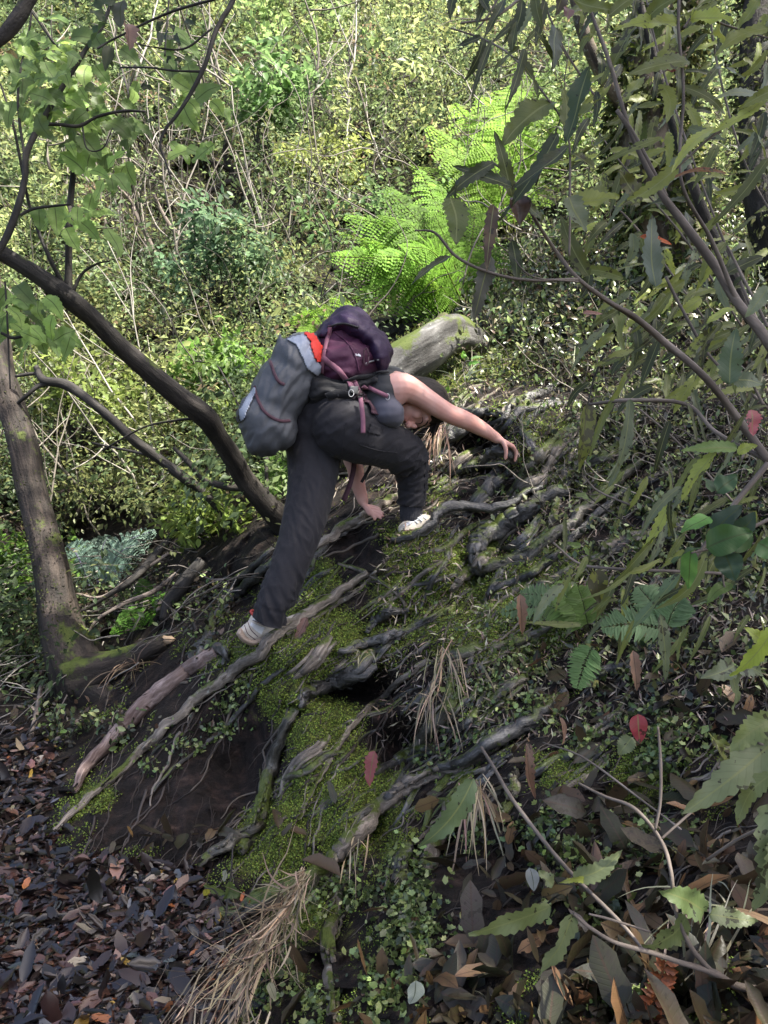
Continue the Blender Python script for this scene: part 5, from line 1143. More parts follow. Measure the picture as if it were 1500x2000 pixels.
for lab, l, t in [('light brown toothed leaf lying flat at the bottom centre', (940, 1930, 822, 1940, 40, 1.47, (.30, .15, .09)), 11), ('ochre leaf resting on the bottom litter', (955, 1918, 1003, 1948, 30, 1.46, (.50, .30, .13)), 0),
  ('long reddish brown toothed leaf above the bottom leaves', (970, 1830, 835, 1900, 34, 1.5, (.26, .12, .07)), 11), ('pinkish brown broad leaf at the bottom edge', (1130, 1960, 1020, 2005, 60, 1.25, (.30, .18, .15)), 0),
  ('mauve upright dead leaf left of the low twig', (1008, 1685, 970, 1750, 30, 1.8, (.22, .13, .13)), 0), ('small yellow leaf on the bottom litter', (898, 1808, 868, 1818, 14, 1.6, (.45, .42, .12)), 0),
  ('dark brown plain leaf standing in the litter at bottom', (1000, 1800, 1030, 1915, 44, 1.45, (.12, .07, .07)), 0), ('dark wine leaf at the bottom beside the dead fern', (1180, 1940, 1190, 2010, 50, 1.25, (.20, .06, .06)), 0),
  ('orange-brown curled leaf by the low twig', (1110, 1545, 1120, 1590, 22, 1.75, (.34, .15, .10)), 0), ('yellow and black leaf in the litter', (1040, 1628, 1085, 1632, 14, 1.65, (.50, .33, .05)), 0),
  ('tan leaf in the right-hand litter', (1370, 1720, 1415, 1705, 26, 1.35, (.38, .28, .22)), 3), ('large dark purple leaf in the right-hand litter', (1290, 1640, 1400, 1660, 56, 1.4, (.10, .065, .07)), 7),
  ('brown leaf standing at the foot of the straw sheaf', (345, 1915, 318, 1975, 26, 1.82, (.26, .13, .10)), 5), ('tiny scarlet leaf beside the straw sheaf', (340, 1910, 352, 1930, 14, 1.85, (.60, .03, .03)), 0),
  ('small scarlet leaf on the dark path', (52, 1805, 32, 1812, 12, 2.2, (.60, .05, .04)), 0), ('rusty two-toned leaf in the middle of the path', (248, 1768, 275, 1782, 20, 2.3, (.45, .22, .12)), 0),
  ('rust-coloured lobed leaf in the path', (225, 1710, 262, 1715, 20, 2.4, (.40, .18, .12)), 3), ('pale cream leaf on the near path', (100, 1960, 132, 1945, 12, 1.95, (.45, .40, .26)), 0),
  ('long tan leaf lying on the near path', (220, 1975, 275, 1972, 13, 1.92, (.40, .26, .18)), 0), ('dark pink leaf at the left edge of the path', (40, 1660, 0, 1650, 20, 2.6, (.35, .20, .18)), 0),
  ('orange leaf at the rim of the path near the root tip', (120, 1485, 132, 1480, 10, 3.2, (.60, .28, .04)), 0), ('yellow leaf near the middle of the path', (350, 1722, 382, 1718, 8, 2.35, (.55, .30, .06)), 0),
  ('pale grey flat stone-like leaf between the ridge roots', (235, 1442, 278, 1455, 24, 3.02, (.40, .38, .38)), 0), ('light brown leaf under the pale grey one', (210, 1465, 236, 1478, 22, 3.0, (.42, .24, .18)), 0),
  ('two small mauve leaves on the dark root', (985, 1325, 1012, 1332, 14, 2.5, (.26, .17, .19)), 0), ('flat pale pink leaf on the lichen-spotted root', (872, 1454, 905, 1450, 12, 2.3, (.42, .30, .27)), 0)]:
    bx, by, tx, ty, w, d0, tint = l
    b = Bag(); d1 = float(DD(bx, by)); d2 = float(DD(tx, ty)); d1 = min(d1, d0+.5)
    Nx = NN((bx+tx)/2, (by+ty)/2)
    big_leaf(b, V(bx, by, d1)+Vector(Nx)*.03, V(tx, ty, d2)+Vector(Nx)*.03, w*(d1+d2)/2/F*.5, up=Nx+rng.normal(0, .2, 3), teeth=t, tint=tint, droop=.12, wave=.15, foldk=.25)
    o = b.build('fallen_leaf', M_dead); tag(o, lab, 'leaf', 'single fallen leaves')
one_leaf('pale_leaf', 'whitish pale leaf standing upright at the bottom centre', (812, 1915, 800, 1962, 36, 1.44, (.50, .55, .48)), M_softleaf, teeth=0)
one_leaf('pale_leaf', 'small white-backed leaf in the lower right litter', (1035, 1695, 1042, 1740, 26, 1.7, (.45, .47, .47)), M_softleaf, teeth=0)
one_leaf('pale_leaf', 'thin cream leaf lying near the bottom straw', (525, 1920, 538, 1955, 16, 1.7, (.42, .40, .28)), M_softleaf, teeth=0)
# orange dead fern frond
e = empty('dead_fern_frond', V(1285, 2000, 1.2), 'crumpled orange-brown dead fern frond at the bottom right', 'fern')
b = Bag(); pts = crom([np.array(V(1268, 2040, 1.2)), np.array(V(1275, 1960, 1.2)), np.array(V(1300, 1880, 1.2))], 16); b.tube(pts, np.full(16, .002), 6, 0, 0, tint=(.2, .06, .03))
T_ = norm(np.gradient(pts, axis=0)); sd_ = norm(np.cross(T_, np.array([0, -1, .3])))
for i in range(1, 16):
    for s in (-1, 1):
        big_leaf(b, pts[i], pts[i]+sd_[i]*s*.030*(1.1-.5*i/16)+T_[i]*.01+np.array([0, -.004*rng.random(), -.006]), .0060, up=np.array([0, -1, .4])+rng.normal(0, .35, 3), teeth=0, rows=6, cols=3, tint=tuple(np.array((.34, .085, .035))*rng.uniform(.5, 1.3)), droop=.3, wave=.5, foldk=.5)
b.build('frond', M_dead, e)
# seedling at the edge of the path
plant('small_seedling', 'thin dark-stemmed seedling in front of the buttress root', 'seedling', [[(470, 1920, 1.9, 2), (440, 1850, 1.95, 2.5), (442, 1780, 2.0, 2.5), (450, 1720, 2.05, 2), (455, 1650, 2.1, 1.5)], [(442, 1780, 2.0, 1.5), (420, 1740, 2.0, 1.2), (400, 1735, 2.0, 1)], [(475, 1830, 1.95, 1.5), (500, 1825, 1.95, 1.5), (540, 1790, 2.0, 1.2)]],
 [(440, 1745, 398, 1728, 14, 2.0, (.14,.18,.05)), (445, 1740, 470, 1750, 24, 2.0, (.10,.14,.05)), (402, 1735, 398, 1750, 14, 2.0, (.45,.42,.05)), (448, 1720, 435, 1760, 16, 2.0, (.10,.14,.04)), (442, 1700, 437, 1722, 12, 2.0, (.40,.40,.32))], M_twigd, M_softleaf, teeth=3)

# ---------------- upper left: overhanging branches with soft lobed leaves ----------------
def cluster(cx, cy, rx, ry, n, d, tints, size=(42, 80), wr=.60, ang=(1.2, .9)):
    L = []
    for i in range(n):
        x = rng.normal(cx, rx*.55); y = rng.normal(cy, ry*.55); s = rng.uniform(*size)*.8; a = rng.normal(*ang)
        L.append((x, y, x+s*math.cos(a), y+s*math.sin(a), s*wr*rng.uniform(.8, 1.1), d+rng.normal(0, .18), tints[rng.integers(0, len(tints))], rng.normal(0, .03)))
    return L
sg = [(.22, .34, .09), (.28, .41, .10), (.17, .27, .08), (.11, .17, .05)]; sb = [(.26, .42, .10), (.32, .48, .12), (.20, .32, .09)]; sd2 = [(.02, .03, .015), (.03, .045, .02)]
UL = cluster(95, 110, 110, 60, 46, 2.6, sg)+cluster(60, 210, 90, 60, 34, 2.6, sg)+cluster(170, 210, 80, 70, 34, 2.7, sg+sb)+cluster(340, 90, 50, 60, 9, 2.8, sg)+cluster(370, 190, 60, 40, 10, 2.8, sg)
UL += cluster(190, 340, 40, 40, 12, 2.6, sb)+cluster(150, 420, 50, 30, 12, 2.6, sb)+cluster(365, 285, 45, 20, 5, 2.6, sb, (50, 72))+cluster(230, 260, 50, 50, 10, 2.8, sg)
plant('overhanging_branch', 'arching dark branch with translucent green toothed leaves at upper left', 'branch',
 [[(-60, 560, 2.5, 7), (0, 485, 2.5, 7), (30, 420, 2.5, 7), (48, 350, 2.5, 6), (52, 300, 2.5, 6), (78, 245, 2.5, 6), (110, 190, 2.5, 5), (150, 125, 2.5, 5), (175, 85, 2.5, 4), (200, 50, 2.5, 4), (225, -20, 2.5, 3), (250, -120, 2.5, 3)],
  [(80, 242, 2.5, 4), (115, 243, 2.5, 3.5), (155, 246, 2.5, 3.5), (190, 228, 2.5, 3), (240, 217, 2.5, 3), (285, 218, 2.5, 2)],
  [(50, 320, 2.5, 3), (35, 200, 2.5, 2.5), (45, 110, 2.5, 2), (60, 40, 2.5, 2), (60, -30, 2.5, 2)], [(40, 420, 2.5, 3), (65, 408, 2.5, 3), (100, 403, 2.5, 2.5), (138, 399, 2.5, 2)],
  [(150, 125, 2.5, 2.5), (110, 90, 2.5, 2), (60, 20, 2.5, 2)], [(160, 240, 2.5, 2), (170, 290, 2.5, 1.5), (200, 290, 2.5, 1.5), (220, 250, 2.5, 1)]],
 UL, M_twigd, M_softleaf, teeth=8, tooth=.09)
plant('overhanging_branch', 'sinuous dark branch curving down from the top at left of centre', 'branch',
 [[(500, -120, 2.3, 5), (455, 0, 2.3, 5), (435, 35, 2.3, 5), (418, 70, 2.3, 5), (405, 115, 2.3, 4.5), (390, 150, 2.3, 4.5), (368, 190, 2.3, 4), (345, 225, 2.3, 3.5), (322, 255, 2.3, 3), (313, 285, 2.3, 2.5), (325, 320, 2.3, 2), (334, 350, 2.3, 1.5)],
  [(395, 140, 2.3, 2.5), (340, 138, 2.3, 2), (290, 132, 2.3, 2), (235, 132, 2.35, 1.5)], [(415, 55, 2.3, 2), (360, 95, 2.3, 2), (300, 92, 2.3, 1.5), (265, 85, 2.3, 1.5)], [(330, 0, 2.4, 2), (325, 60, 2.4, 2), (322, 110, 2.4, 1.5)], [(450, -10, 2.3, 3), (330, 25, 2.35, 2.5), (225, 75, 2.4, 2), (190, 95, 2.4, 2)]],
 cluster(345, 45, 45, 40, 12, 2.3, sd2, (20, 36), .55)+[(275, 170, 300, 174, 14, 2.3, sd2[0]), (335, 110, 325, 125, 14, 2.3, sd2[0]), (355, 115, 340, 118, 10, 2.3, sd2[0]), (310, 185, 345, 210, 16, 2.4, sd2[1]), (300, 232, 285, 240, 14, 2.4, sd2[1])], M_twigd, M_softleaf, teeth=0)
plant('overhanging_branch', 'thick black bough crossing the very top left corner', 'branch',
 [[(110, -90, 2.0, 14), (55, 0, 2.0, 14), (35, 35, 2.0, 15), (0, 75, 2.0, 13), (-80, 130, 2.0, 12)]],
 [(210, 45, 175, 95, 36, 2.1, (.05, .09, .03)), (215, 90, 205, 140, 22, 2.1, (.04, .05, .025)), (225, 0, 170, 12, 30, 2.0, (.04, .07, .03)), (240, 0, 238, 60, 34, 2.0, (.12, .12, .10)), (180, 20, 205, 45, 26, 2.1, (.05, .08, .03)), (222, 100, 220, 135, 14, 2.1, (.04, .05, .025)), (140, 0, 150, 15, 20, 2.0, gd), (10, 100, 35, 115, 18, 2.0, (.20, .15, .05))], M_barkd, M_softleaf, teeth=0)
plant('overhanging_branch', 'pale green leaf spray below the dark leaning tree at the left edge', 'branch',
 [[(-60, 640, 2.8, 4), (0, 650, 2.8, 3), (30, 660, 2.8, 3), (90, 640, 2.8, 2)], [(10, 550, 2.8, 2), (15, 640, 2.8, 2), (20, 760, 2.8, 1.5)]],
 cluster(80, 620, 60, 40, 18, 2.8, sb+sg)+cluster(20, 600, 30, 60, 8, 2.8, sg)+cluster(110, 660, 25, 20, 6, 2.8, sb), M_twigd, M_softleaf, teeth=8, tooth=.09)
plant('seedling_shrub', 'small shrub with flat pale compound leaves left of the grey bag', 'shrub', [[(470, 800, 3.9, 2), (440, 740, 3.9, 2), (420, 712, 3.9, 1.5), (380, 705, 3.9, 1.5)]],
 cluster(420, 708, 42, 9, 20, 3.9, [(.22, .36, .06), (.16, .28, .06)], (16, 34), .42, (2.4, .7))+cluster(440, 780, 30, 20, 8, 3.9, [(.20, .28, .05)], (12, 24), .5), M_twigd, M_softleaf, teeth=0)
# =====================================================================
#  THE CLIMBER
# =====================================================================
from mathutils.bvhtree import BVHTree
def closed_tube(bag, P, R, seg=16):
    """round-ended limb"""
    P = np.asarray(P, float); R = np.asarray(R, float)
    t0 = norm(P[0]-P[1]); t1 = norm(P[-1]-P[-2]); A = []; RA = []
    for a in (80, 55, 30): A.append(P[0]+t0*R[0]*math.sin(math.radians(a))); RA.append(R[0]*math.cos(math.radians(a)))
    B_ = []; RB = []
    for a in (30, 55, 80): B_.append(P[-1]+t1*R[-1]*math.sin(math.radians(a))); RB.append(R[-1]*math.cos(math.radians(a)))
    bag.tube(np.vstack([A, P, B_]), np.concatenate([RA, R, RB]), seg)
def limb(bag, pts, n=None, seg=16):
    """pts: (px,py,d,radius m)"""
    q = crom(pts, n or 8*len(pts)); closed_tube(bag, PX(q[:, 0], q[:, 1], q[:, 2]), q[:, 3], seg)
def ellipsoid(bag, c, ax, ay, az, nu=20, nv=12):
    c = np.array(c, float); v = [c+np.array(az)]; f = []
    for i in range(1, nv):
        th = math.pi*i/nv
        for j in range(nu):
            ph = 2*math.pi*j/nu
            v.append(c+np.array(ax)*math.sin(th)*math.cos(ph)+np.array(ay)*math.sin(th)*math.sin(ph)+np.array(az)*math.cos(th))
    v.append(c-np.array(az))
    tri = []; quad = []
    for j in range(nu):
        tri += [0, 1+j, 1+(j+1) % nu]; b = 1+(nv-2)*nu; tri += [len(v)-1, b+(j+1) % nu, b+j]
    for i in range(nv-2):
        for j in range(nu):
            a = 1+i*nu+j; a2 = 1+i*nu+(j+1) % nu; quad += [a, a+nu, a2+nu, a2]
    n0 = bag.n; bag.add(np.array(v), np.array(tri), 3); bag.v.append(np.zeros((0, 3))); bag.f.append((np.array(quad)+n0, 4)); bag.l.append(np.zeros((0, 3))); bag.t.append(np.zeros((0, 3)))
def point_in_poly(x, y, poly):
    ins = np.zeros(x.shape, bool); n = len(poly); j = n-1
    for i in range(n):
        xi, yi = poly[i]; xj, yj = poly[j]
        c = ((yi > y) != (yj > y)) & (x < (xj-xi)*(y-yi)/(yj-yi+1e-12)+xi); ins ^= c; j = i
    return ins
def inflate(bag, poly, dfun, thick, Rpx, step=2.5):
    """solid pillow with the given outline: real half-thickness 'thick' (m) reached Rpx pixels from the rim"""
    p = np.array(crom(list(poly)+[poly[0]], len(poly)*7))[:-1]
    x0, y0 = p.min(0)-step*2; x1, y1 = p.max(0)+step*2
    X, Y = np.meshgrid(np.arange(x0, x1, step), np.arange(y0, y1, step)); ins = point_in_poly(X, Y, p)
    dist, _ = seg_dist([tuple(a) for a in np.vstack([p, p[:1]])], X, Y)
    ins |= dist < step*.6
    t = thick*np.sqrt(np.clip(1-(1-np.clip(dist/Rpx, 0, 1))**2, 0, 1))*ins + .0015
    D0 = dfun(X, Y) if callable(dfun) else np.full(X.shape, float(dfun))
    F_ = PX(X, Y, D0-t); B_ = PX(X, Y, D0+t)
    h, w = X.shape; idx = -np.ones(X.shape, int); idx[ins] = np.arange(ins.sum()); m = ins.sum()
    v = np.vstack([F_[ins], B_[ins]]); q = []
    cell = ins[:-1, :-1] & ins[1:, :-1] & ins[:-1, 1:] & ins[1:, 1:]
    ii, jj = np.where(cell); a, b, c, d = idx[ii, jj], idx[ii+1, jj], idx[ii+1, jj+1], idx[ii, jj+1]
    q.append(np.stack([a, b, c, d], 1)); q.append(np.stack([a, d, c, b], 1)+m)
    # side walls
    edges = {}
    for A in (np.stack([a, b], 1), np.stack([b, c], 1), np.stack([c, d], 1), np.stack([d, a], 1)):
        for s, e in A: edges[(s, e)] = 1
    w_ = [(s, e) for (s, e) in edges if (e, s) not in edges]
    q.append(np.array([(e, s, s+m, e+m) for s, e in w_]))
    bag.add(v, np.vstack(q).reshape(-1), 4)
def fuse(bag, name, voxel, smooth_it=4, factor=.5):
    """closed pieces -> one continuous skin (voxel remesh + relax), returns verts, quads"""
    o = bag.build(name, None); 
    r = o.modifiers.new('r', 'REMESH'); r.mode = 'VOXEL'; r.voxel_size = voxel
    s = o.modifiers.new('s', 'SMOOTH'); s.iterations = smooth_it; s.factor = factor
    dg = bpy.context.evaluated_depsgraph_get(); ev = o.evaluated_get(dg); me = ev.to_mesh()
    nv = len(me.vertices); v = np.empty(nv*3, np.float32); me.vertices.foreach_get('co', v)
    nn = np.empty(nv*3, np.float32); me.vertex_normals.foreach_get('vector', nn)
    f = [list(p.vertices) for p in me.polygons]
    ev.to_mesh_clear(); old = o.data; bpy.data.objects.remove(o); bpy.data.meshes.remove(old)
    q = np.array([x for x in f if len(x) == 4]).reshape(-1); t = np.array([x for x in f if len(x) == 3]).reshape(-1)
    g = [(q, 4)] + ([(t, 3)] if len(t) else [])
    return v.reshape(-1, 3).astype(float), g, nn.reshape(-1, 3).astype(float)
def finish(name, v, g, mat, parent, tint=None):
    o = link(name, mesh_np(name, v, g, None, tint if tint is not None else np.ones((len(v), 3)), np.zeros((len(v), 3)), True), mat, parent); return o
def bvh(v, g):
    pol = []
    for f, n in g: pol += f.reshape(-1, n).tolist()
    return BVHTree.FromPolygons([tuple(p) for p in v], pol)
def hit(bs, x, y, dflt):
    best = None; dr = Vector(PX(x, y, 1.0)-CAM).normalized()
    for b_ in bs:
        r = b_.ray_cast(Vector(CAM), dr)
        if r[0] is not None and (best is None or r[3] < best[3]): best = r
    if best is None: return V(x, y, dflt), -dr
    n = best[1]; n = -n if n.dot(dr) > 0 else n
    return best[0], n
def strap(name, pts, wpx, bs, mat, parent, off=.006, dflt=3.0, thick=.0022, free=None):
    """flat webbing following the surface seen at the given places; free: (px,py,d) list hanging free"""
    n = 6*len(pts); q = crom([tuple(p)+(0,)*(3-len(p)) for p in pts], n); P = []; Nn = []
    for x, y, d in q:
        if free: P.append(np.array(V(x, y, d))); Nn.append(np.array([0, -1, .1]))
        else: h_, nn = hit(bs, x, y, dflt); P.append(np.array(h_)+np.array(nn)*off); Nn.append(np.array(nn))
    P = np.array(P); Nn = norm(np.array(Nn))
    if not free:
        for _ in range(3): P[1:-1] = (P[:-2]+P[1:-1]*2+P[2:])/4; Nn[1:-1] = norm(Nn[:-2]+Nn[1:-1]+Nn[2:])
    T = norm(np.gradient(P, axis=0)); sd = norm(np.cross(T, Nn)); _, _, dd = project(P); w = (wpx*dd/F*.5)[:, None]
    a = P-sd*w; b_ = P+sd*w; a2 = a-Nn*thick*2; b2 = b_-Nn*thick*2; m = (a+b_)/2+Nn*thick*.4
    v = np.stack([a, m, b_, b2, a2], 1).reshape(-1, 3); f = []
    for k in range(n-1):
        for j in range(5): f += [k*5+j, k*5+(j+1) % 5, (k+1)*5+(j+1) % 5, (k+1)*5+j]
    bg_ = Bag(); bg_.add(v, np.array(f), 4); bg_.v.append(np.zeros((0, 3)))
    for e in (0, n-1): bg_.f.append((np.arange(5)+e*5, 5))
    return bg_.build(name, mat, parent, smooth=False)
def patch(name, poly, bs, mat, parent, off=.004, step=2.0, dflt=3.0, tint=None, smooth=True, thick=.003):
    """sewn-on panel: follows the surface under the outline, with a thin edge"""
    p = np.array(poly, float); x0, y0 = p.min(0); x1, y1 = p.max(0)
    nx_ = max(3, int((x1-x0)/step)+1); ny_ = max(3, int((y1-y0)/step)+1)
    X, Y = np.meshgrid(np.linspace(x0, x1, nx_), np.linspace(y0, y1, ny_)); ins = point_in_poly(X, Y, poly)
    idx = -np.ones(X.shape, int); idx[ins] = np.arange(ins.sum()); P = []
    for x, y in zip(X[ins], Y[ins]): h_, nn = hit(bs, x, y, dflt); P.append(np.array(h_)+np.array(nn)*off)
    P = np.array(P); cell = ins[:-1, :-1] & ins[1:, :-1] & ins[:-1, 1:] & ins[1:, 1:]; ii, jj = np.where(cell)
    a, b_, c, d = idx[ii, jj], idx[ii+1, jj], idx[ii+1, jj+1], idx[ii, jj+1]
    m = len(P); q = [np.stack([a, b_, c, d], 1)]
    view = norm(P-CAM); q.append(np.stack([a, d, c, b_], 1)+m); ed = {}
    for A in (np.stack([a, b_], 1), np.stack([b_, c], 1), np.stack([c, d], 1), np.stack([d, a], 1)):
        for s, e in A: ed[(s, e)] = 1
    wls = [(s, e) for (s, e) in ed if (e, s) not in ed]
    if wls: q.append(np.array([(e, s, s+m, e+m) for s, e in wls]))
    bg_ = Bag(); bg_.add(np.vstack([P, P+view*(thick+off)]), np.vstack(q).reshape(-1), 4, None, tint); return bg_.build(name, mat, parent, smooth=smooth)

def mat_cloth(name, col, rough=.8, weave=900, wr=.4, sheen=.15, var=.15, spec=.25, usetint=False, bscale=18, bstr=.5):
    m, nt, out = new_mat(name)
    n1 = noise_tex(nt, bscale, 4, .6, .4); n2 = noise_tex(nt, weave, 1)
    c = mixc(nt, n1, tuple(x*(1-var) for x in col), tuple(x*(1+var) for x in col))
    if usetint: c = mixc(nt, 1.0, c, N(nt, 'ShaderNodeAttribute', attribute_name='tint').outputs['Color'], 'MULTIPLY')
    h = mth(nt, 'MULTIPLY_ADD', n2, .12, n1)
    p = principled(nt, out, c, rough, bump(nt, h, bstr, .01), spec); p.inputs['Sheen Weight'].default_value = sheen; p.inputs['Sheen Roughness'].default_value = .4
    return m
M_trous = mat_cloth('trouser_cloth', (.024, .023, .027), .8, bscale=14, sheen=.06)
M_top = mat_cloth('vest_cloth', (.026, .028, .032), .65, bscale=10, bstr=.2, usetint=True)
M_topl = mat_cloth('lit_vest_cloth', (.13, .125, .155), .7, bscale=10, bstr=.15)  # vest cloth with the chest light put into its colour; unused
M_dry = mat_cloth('coated_bag_cloth', (.070, .075, .086), .55, usetint=True, bscale=11, spec=.5, sheen=0)
M_sunlit_bag = mat_cloth('sunlit_bag_cloth', (.30, .33, .40), .5, bscale=12, spec=.5, sheen=0)  # bag grey made paler: sunlight put into the cloth colour
M_redp = mat_cloth('red_patch_cloth', (.62, .045, .03), .55, bscale=14, sheen=0)
M_pack = mat_cloth('plum_pack_cloth', (.070, .020, .048), .6, bscale=13, usetint=True, spec=.3, sheen=0)
M_lid = mat_cloth('violet_lid_cloth', (.028, .013, .042), .55, bscale=13, spec=.35, sheen=0)
M_black = mat_cloth('black_pack_cloth', (.012, .012, .014), .6, bscale=16)
M_strap = mat_cloth('mauve_webbing', (.22, .095, .135), .7, bscale=60, bstr=.2)
M_strapd = mat_cloth('dark_wine_webbing', (.075, .035, .048), .7, bscale=60, bstr=.2)
M_buckle = mat_plain('grey_plastic', (.10, .10, .10), .35, .1)
M_metal = mat_plain('pale_metal', (.45, .45, .46), .3, .1)
M_pale = mat_plain('pale_thread', (.6, .6, .62), .7, .1)
M_shoe = mat_cloth('beige_shoe_cloth', (.52, .47, .40), .7, bscale=40, bstr=.3, sheen=0)
M_shoew = mat_cloth('white_shoe_overlay', (.66, .66, .66), .55, bscale=40, bstr=.15, sheen=0)
M_sole = mat_plain('tan_rubber_sole', (.42, .32, .25), .6, .2, 60)
M_tab = mat_plain('red_pull_tab', (.40, .05, .04), .6, .1)
m_, nt_, out_ = new_mat('skin')
nS = noise_tex(nt_, 14, 4); nF = noise_tex(nt_, 220, 2)
cS = mixc(nt_, ramp(nt_, nS, [(.35, (0, 0, 0)), (.65, (1, 1, 1))]), (.58, .30, .25), (.68, .40, .34))
cS = mixc(nt_, 1.0, cS, N(nt_, 'ShaderNodeAttribute', attribute_name='tint').outputs['Color'], 'MULTIPLY')
p_ = principled(nt_, out_, cS, .5, bump(nt_, nF, .12, .001), .4)
p_.inputs['Subsurface Weight'].default_value = .12; p_.inputs['Subsurface Radius'].default_value = (1, .35, .2); p_.inputs['Subsurface Scale'].default_value = .01
M_skin = m_
m_, nt_, out_ = new_mat('dark_brown_hair'); at_ = N(nt_, 'ShaderNodeAttribute', attribute_name='luv')
nh = noise_tex(nt_, 260, 3, .6, 0, at_.outputs['Vector'], (.04, 1, 1)); principled(nt_, out_, ramp(nt_, nh, [(.3, (.003, .002, .0015)), (.7, (.020, .012, .008))]), .55, bump(nt_, nh, .6, .004), .3); M_hair = m_
M_sock = mat_cloth('ribbed_sock', (.035, .035, .042), .9, bscale=30)
M_eye = mat_plain('eyelash_dark', (.012, .008, .007), .5, .1)

person = empty('person', V(640, 1240, 3.0), 'climber in dark trousers and vest bending over the roots, one bare arm reaching right', 'person')
# ---------- body ----------
HC = np.array(V(818, 791, 3.19))
hc = norm(np.array([.82, .40, -.30])); hf = np.array([-.20, -.50, -.86]); hf = norm(hf-hc*np.dot(hf, hc)); hs = np.cross(hf, hc)
b = Bag()
# head
ellipsoid(b, HC+hc*.012-hf*.012, hc*.108, hf*.096, hs*.076)
ellipsoid(b, HC-hc*.045+hf*.030, hc*.070, hf*.062, hs*.056)             # face / jaw
ellipsoid(b, HC-hc*.094+hf*.058, hc*.022, hf*.020, hs*.024)             # chin
ellipsoid(b, HC+hc*.022+hf*.072, hc*.016, hf*.014, hs*.052)             # brow
ellipsoid(b, HC-hc*.022+hf*.100, hc*.026, hf*.012, hs*.011)             # nose bridge
ellipsoid(b, HC-hc*.042+hf*.106, hc*.013, hf*.014, hs*.016)             # nose tip
ellipsoid(b, HC-hc*.064+hf*.087, hc*.007, hf*.010, hs*.023)             # lips
ellipsoid(b, HC-hc*.075+hf*.085, hc*.007, hf*.009, hs*.019)
for s in (-1, 1):
    ellipsoid(b, HC-hc*.030+hf*.060+hs*s*.036, hc*.026, hf*.024, hs*.018)   # cheeks
    ellipsoid(b, HC-hc*.012-hf*.010+hs*s*.078, hc*.030, hf*.017, hs*.010)   # ears
# neck and torso core
limb(b, [(775, 752, 3.16, .062), (790, 760, 3.18, .056), (806, 768, 3.19, .056)])
limb(b, [(655, 800, 3.08, .10), (700, 785, 3.11, .105), (745, 770, 3.14, .112), (772, 762, 3.16, .085)])
limb(b, [(775, 757, 3.03, .055), (770, 752, 3.15, .06), (765, 755, 3.28, .052)])
limb(b, [(745, 775, 3.06, .06), (775, 762, 3.04, .062)])
# right arm (near)
limb(b, [(772, 757, 3.03, .060), (788, 757, 3.04, .057), (808, 765, 3.06, .050), (828, 777, 3.08, .0445), (855, 795, 3.11, .0415), (880, 809, 3.14, .0385), (900, 817, 3.165, .0385), (922, 827, 3.20, .0355), (945, 840, 3.235, .030), (958, 848, 3.255, .0255), (970, 856, 3.275, .0228)])
# left arm (far)
limb(b, [(768, 772, 3.28, .050), (735, 820, 3.33, .045), (690, 885, 3.36, .040), (693, 912, 3.36, .037), (700, 948, 3.36, .031), (709, 978, 3.36, .0245)])
# hands
def hand(b, wrist, knuck, fdir, sidev, curl, nrm, k=1.0, thumb=1):
    """wrist, knuckle centre, finger direction, across-the-knuckles vector, finger curl per joint (rad), palm normal (bend direction)"""
    wrist = np.array(wrist); kc = np.array(knuck); sv = norm(np.array(sidev)); fd = norm(np.array(fdir)); nv = norm(np.array(nrm))
    pd = kc-wrist
    for t in (-1, -.33, .33, 1):
        closed_tube(b, np.array([wrist+sv*t*.014*k, wrist+pd*.5+sv*t*.022*k, kc+sv*t*.029*k]), np.array([.013, .0125, .0105])*k, 10)
    lens = [.068, .078, .072, .056]
    for i, t in enumerate((-1, -.33, .33, 1)):
        p = kc+sv*t*.029*k; d = norm(fd+sv*t*.10); pts = [p.copy()]
        for s, fr in enumerate((.42, .32, .26)):
            a = curl[s]*(1+.08*i); d = norm(d*math.cos(a)+nv*math.sin(a)); p = p+d*lens[i]*fr*k; pts.append(p.copy())
        q = crom(pts, 11); closed_tube(b, q, np.linspace(.0092, .0068, 11)*k, 10)
    p = wrist+pd*.25+sv*thumb*-.024*k; d = norm(fd*.7-sv*thumb*.6+nv*.5); pts = [p-d*.01]; 
    for s in (.034, .028, .022): pts.append(pts[-1]+d*s*k); d = norm(d+nv*.45+sv*thumb*.15)
    q = crom(pts, 10); closed_tube(b, q, np.linspace(.0115, .0078, 10)*k, 10)
hand(b, V(970, 856, 3.275), V(995, 868, 3.32), np.array([.75, .35, -.55]), np.array([-.35, .90, .25]), (.35, .85, .6), np.array([-.45, .1, -.85]), 1.0, 1)
hand(b, V(709, 980, 3.36), V(718, 996, 3.35), np.array([.9, -.1, .05]), np.array([.3, -.75, -.45]), (.12, .25, .2), np.array([.1, -.2, -.9]), .95, -1)
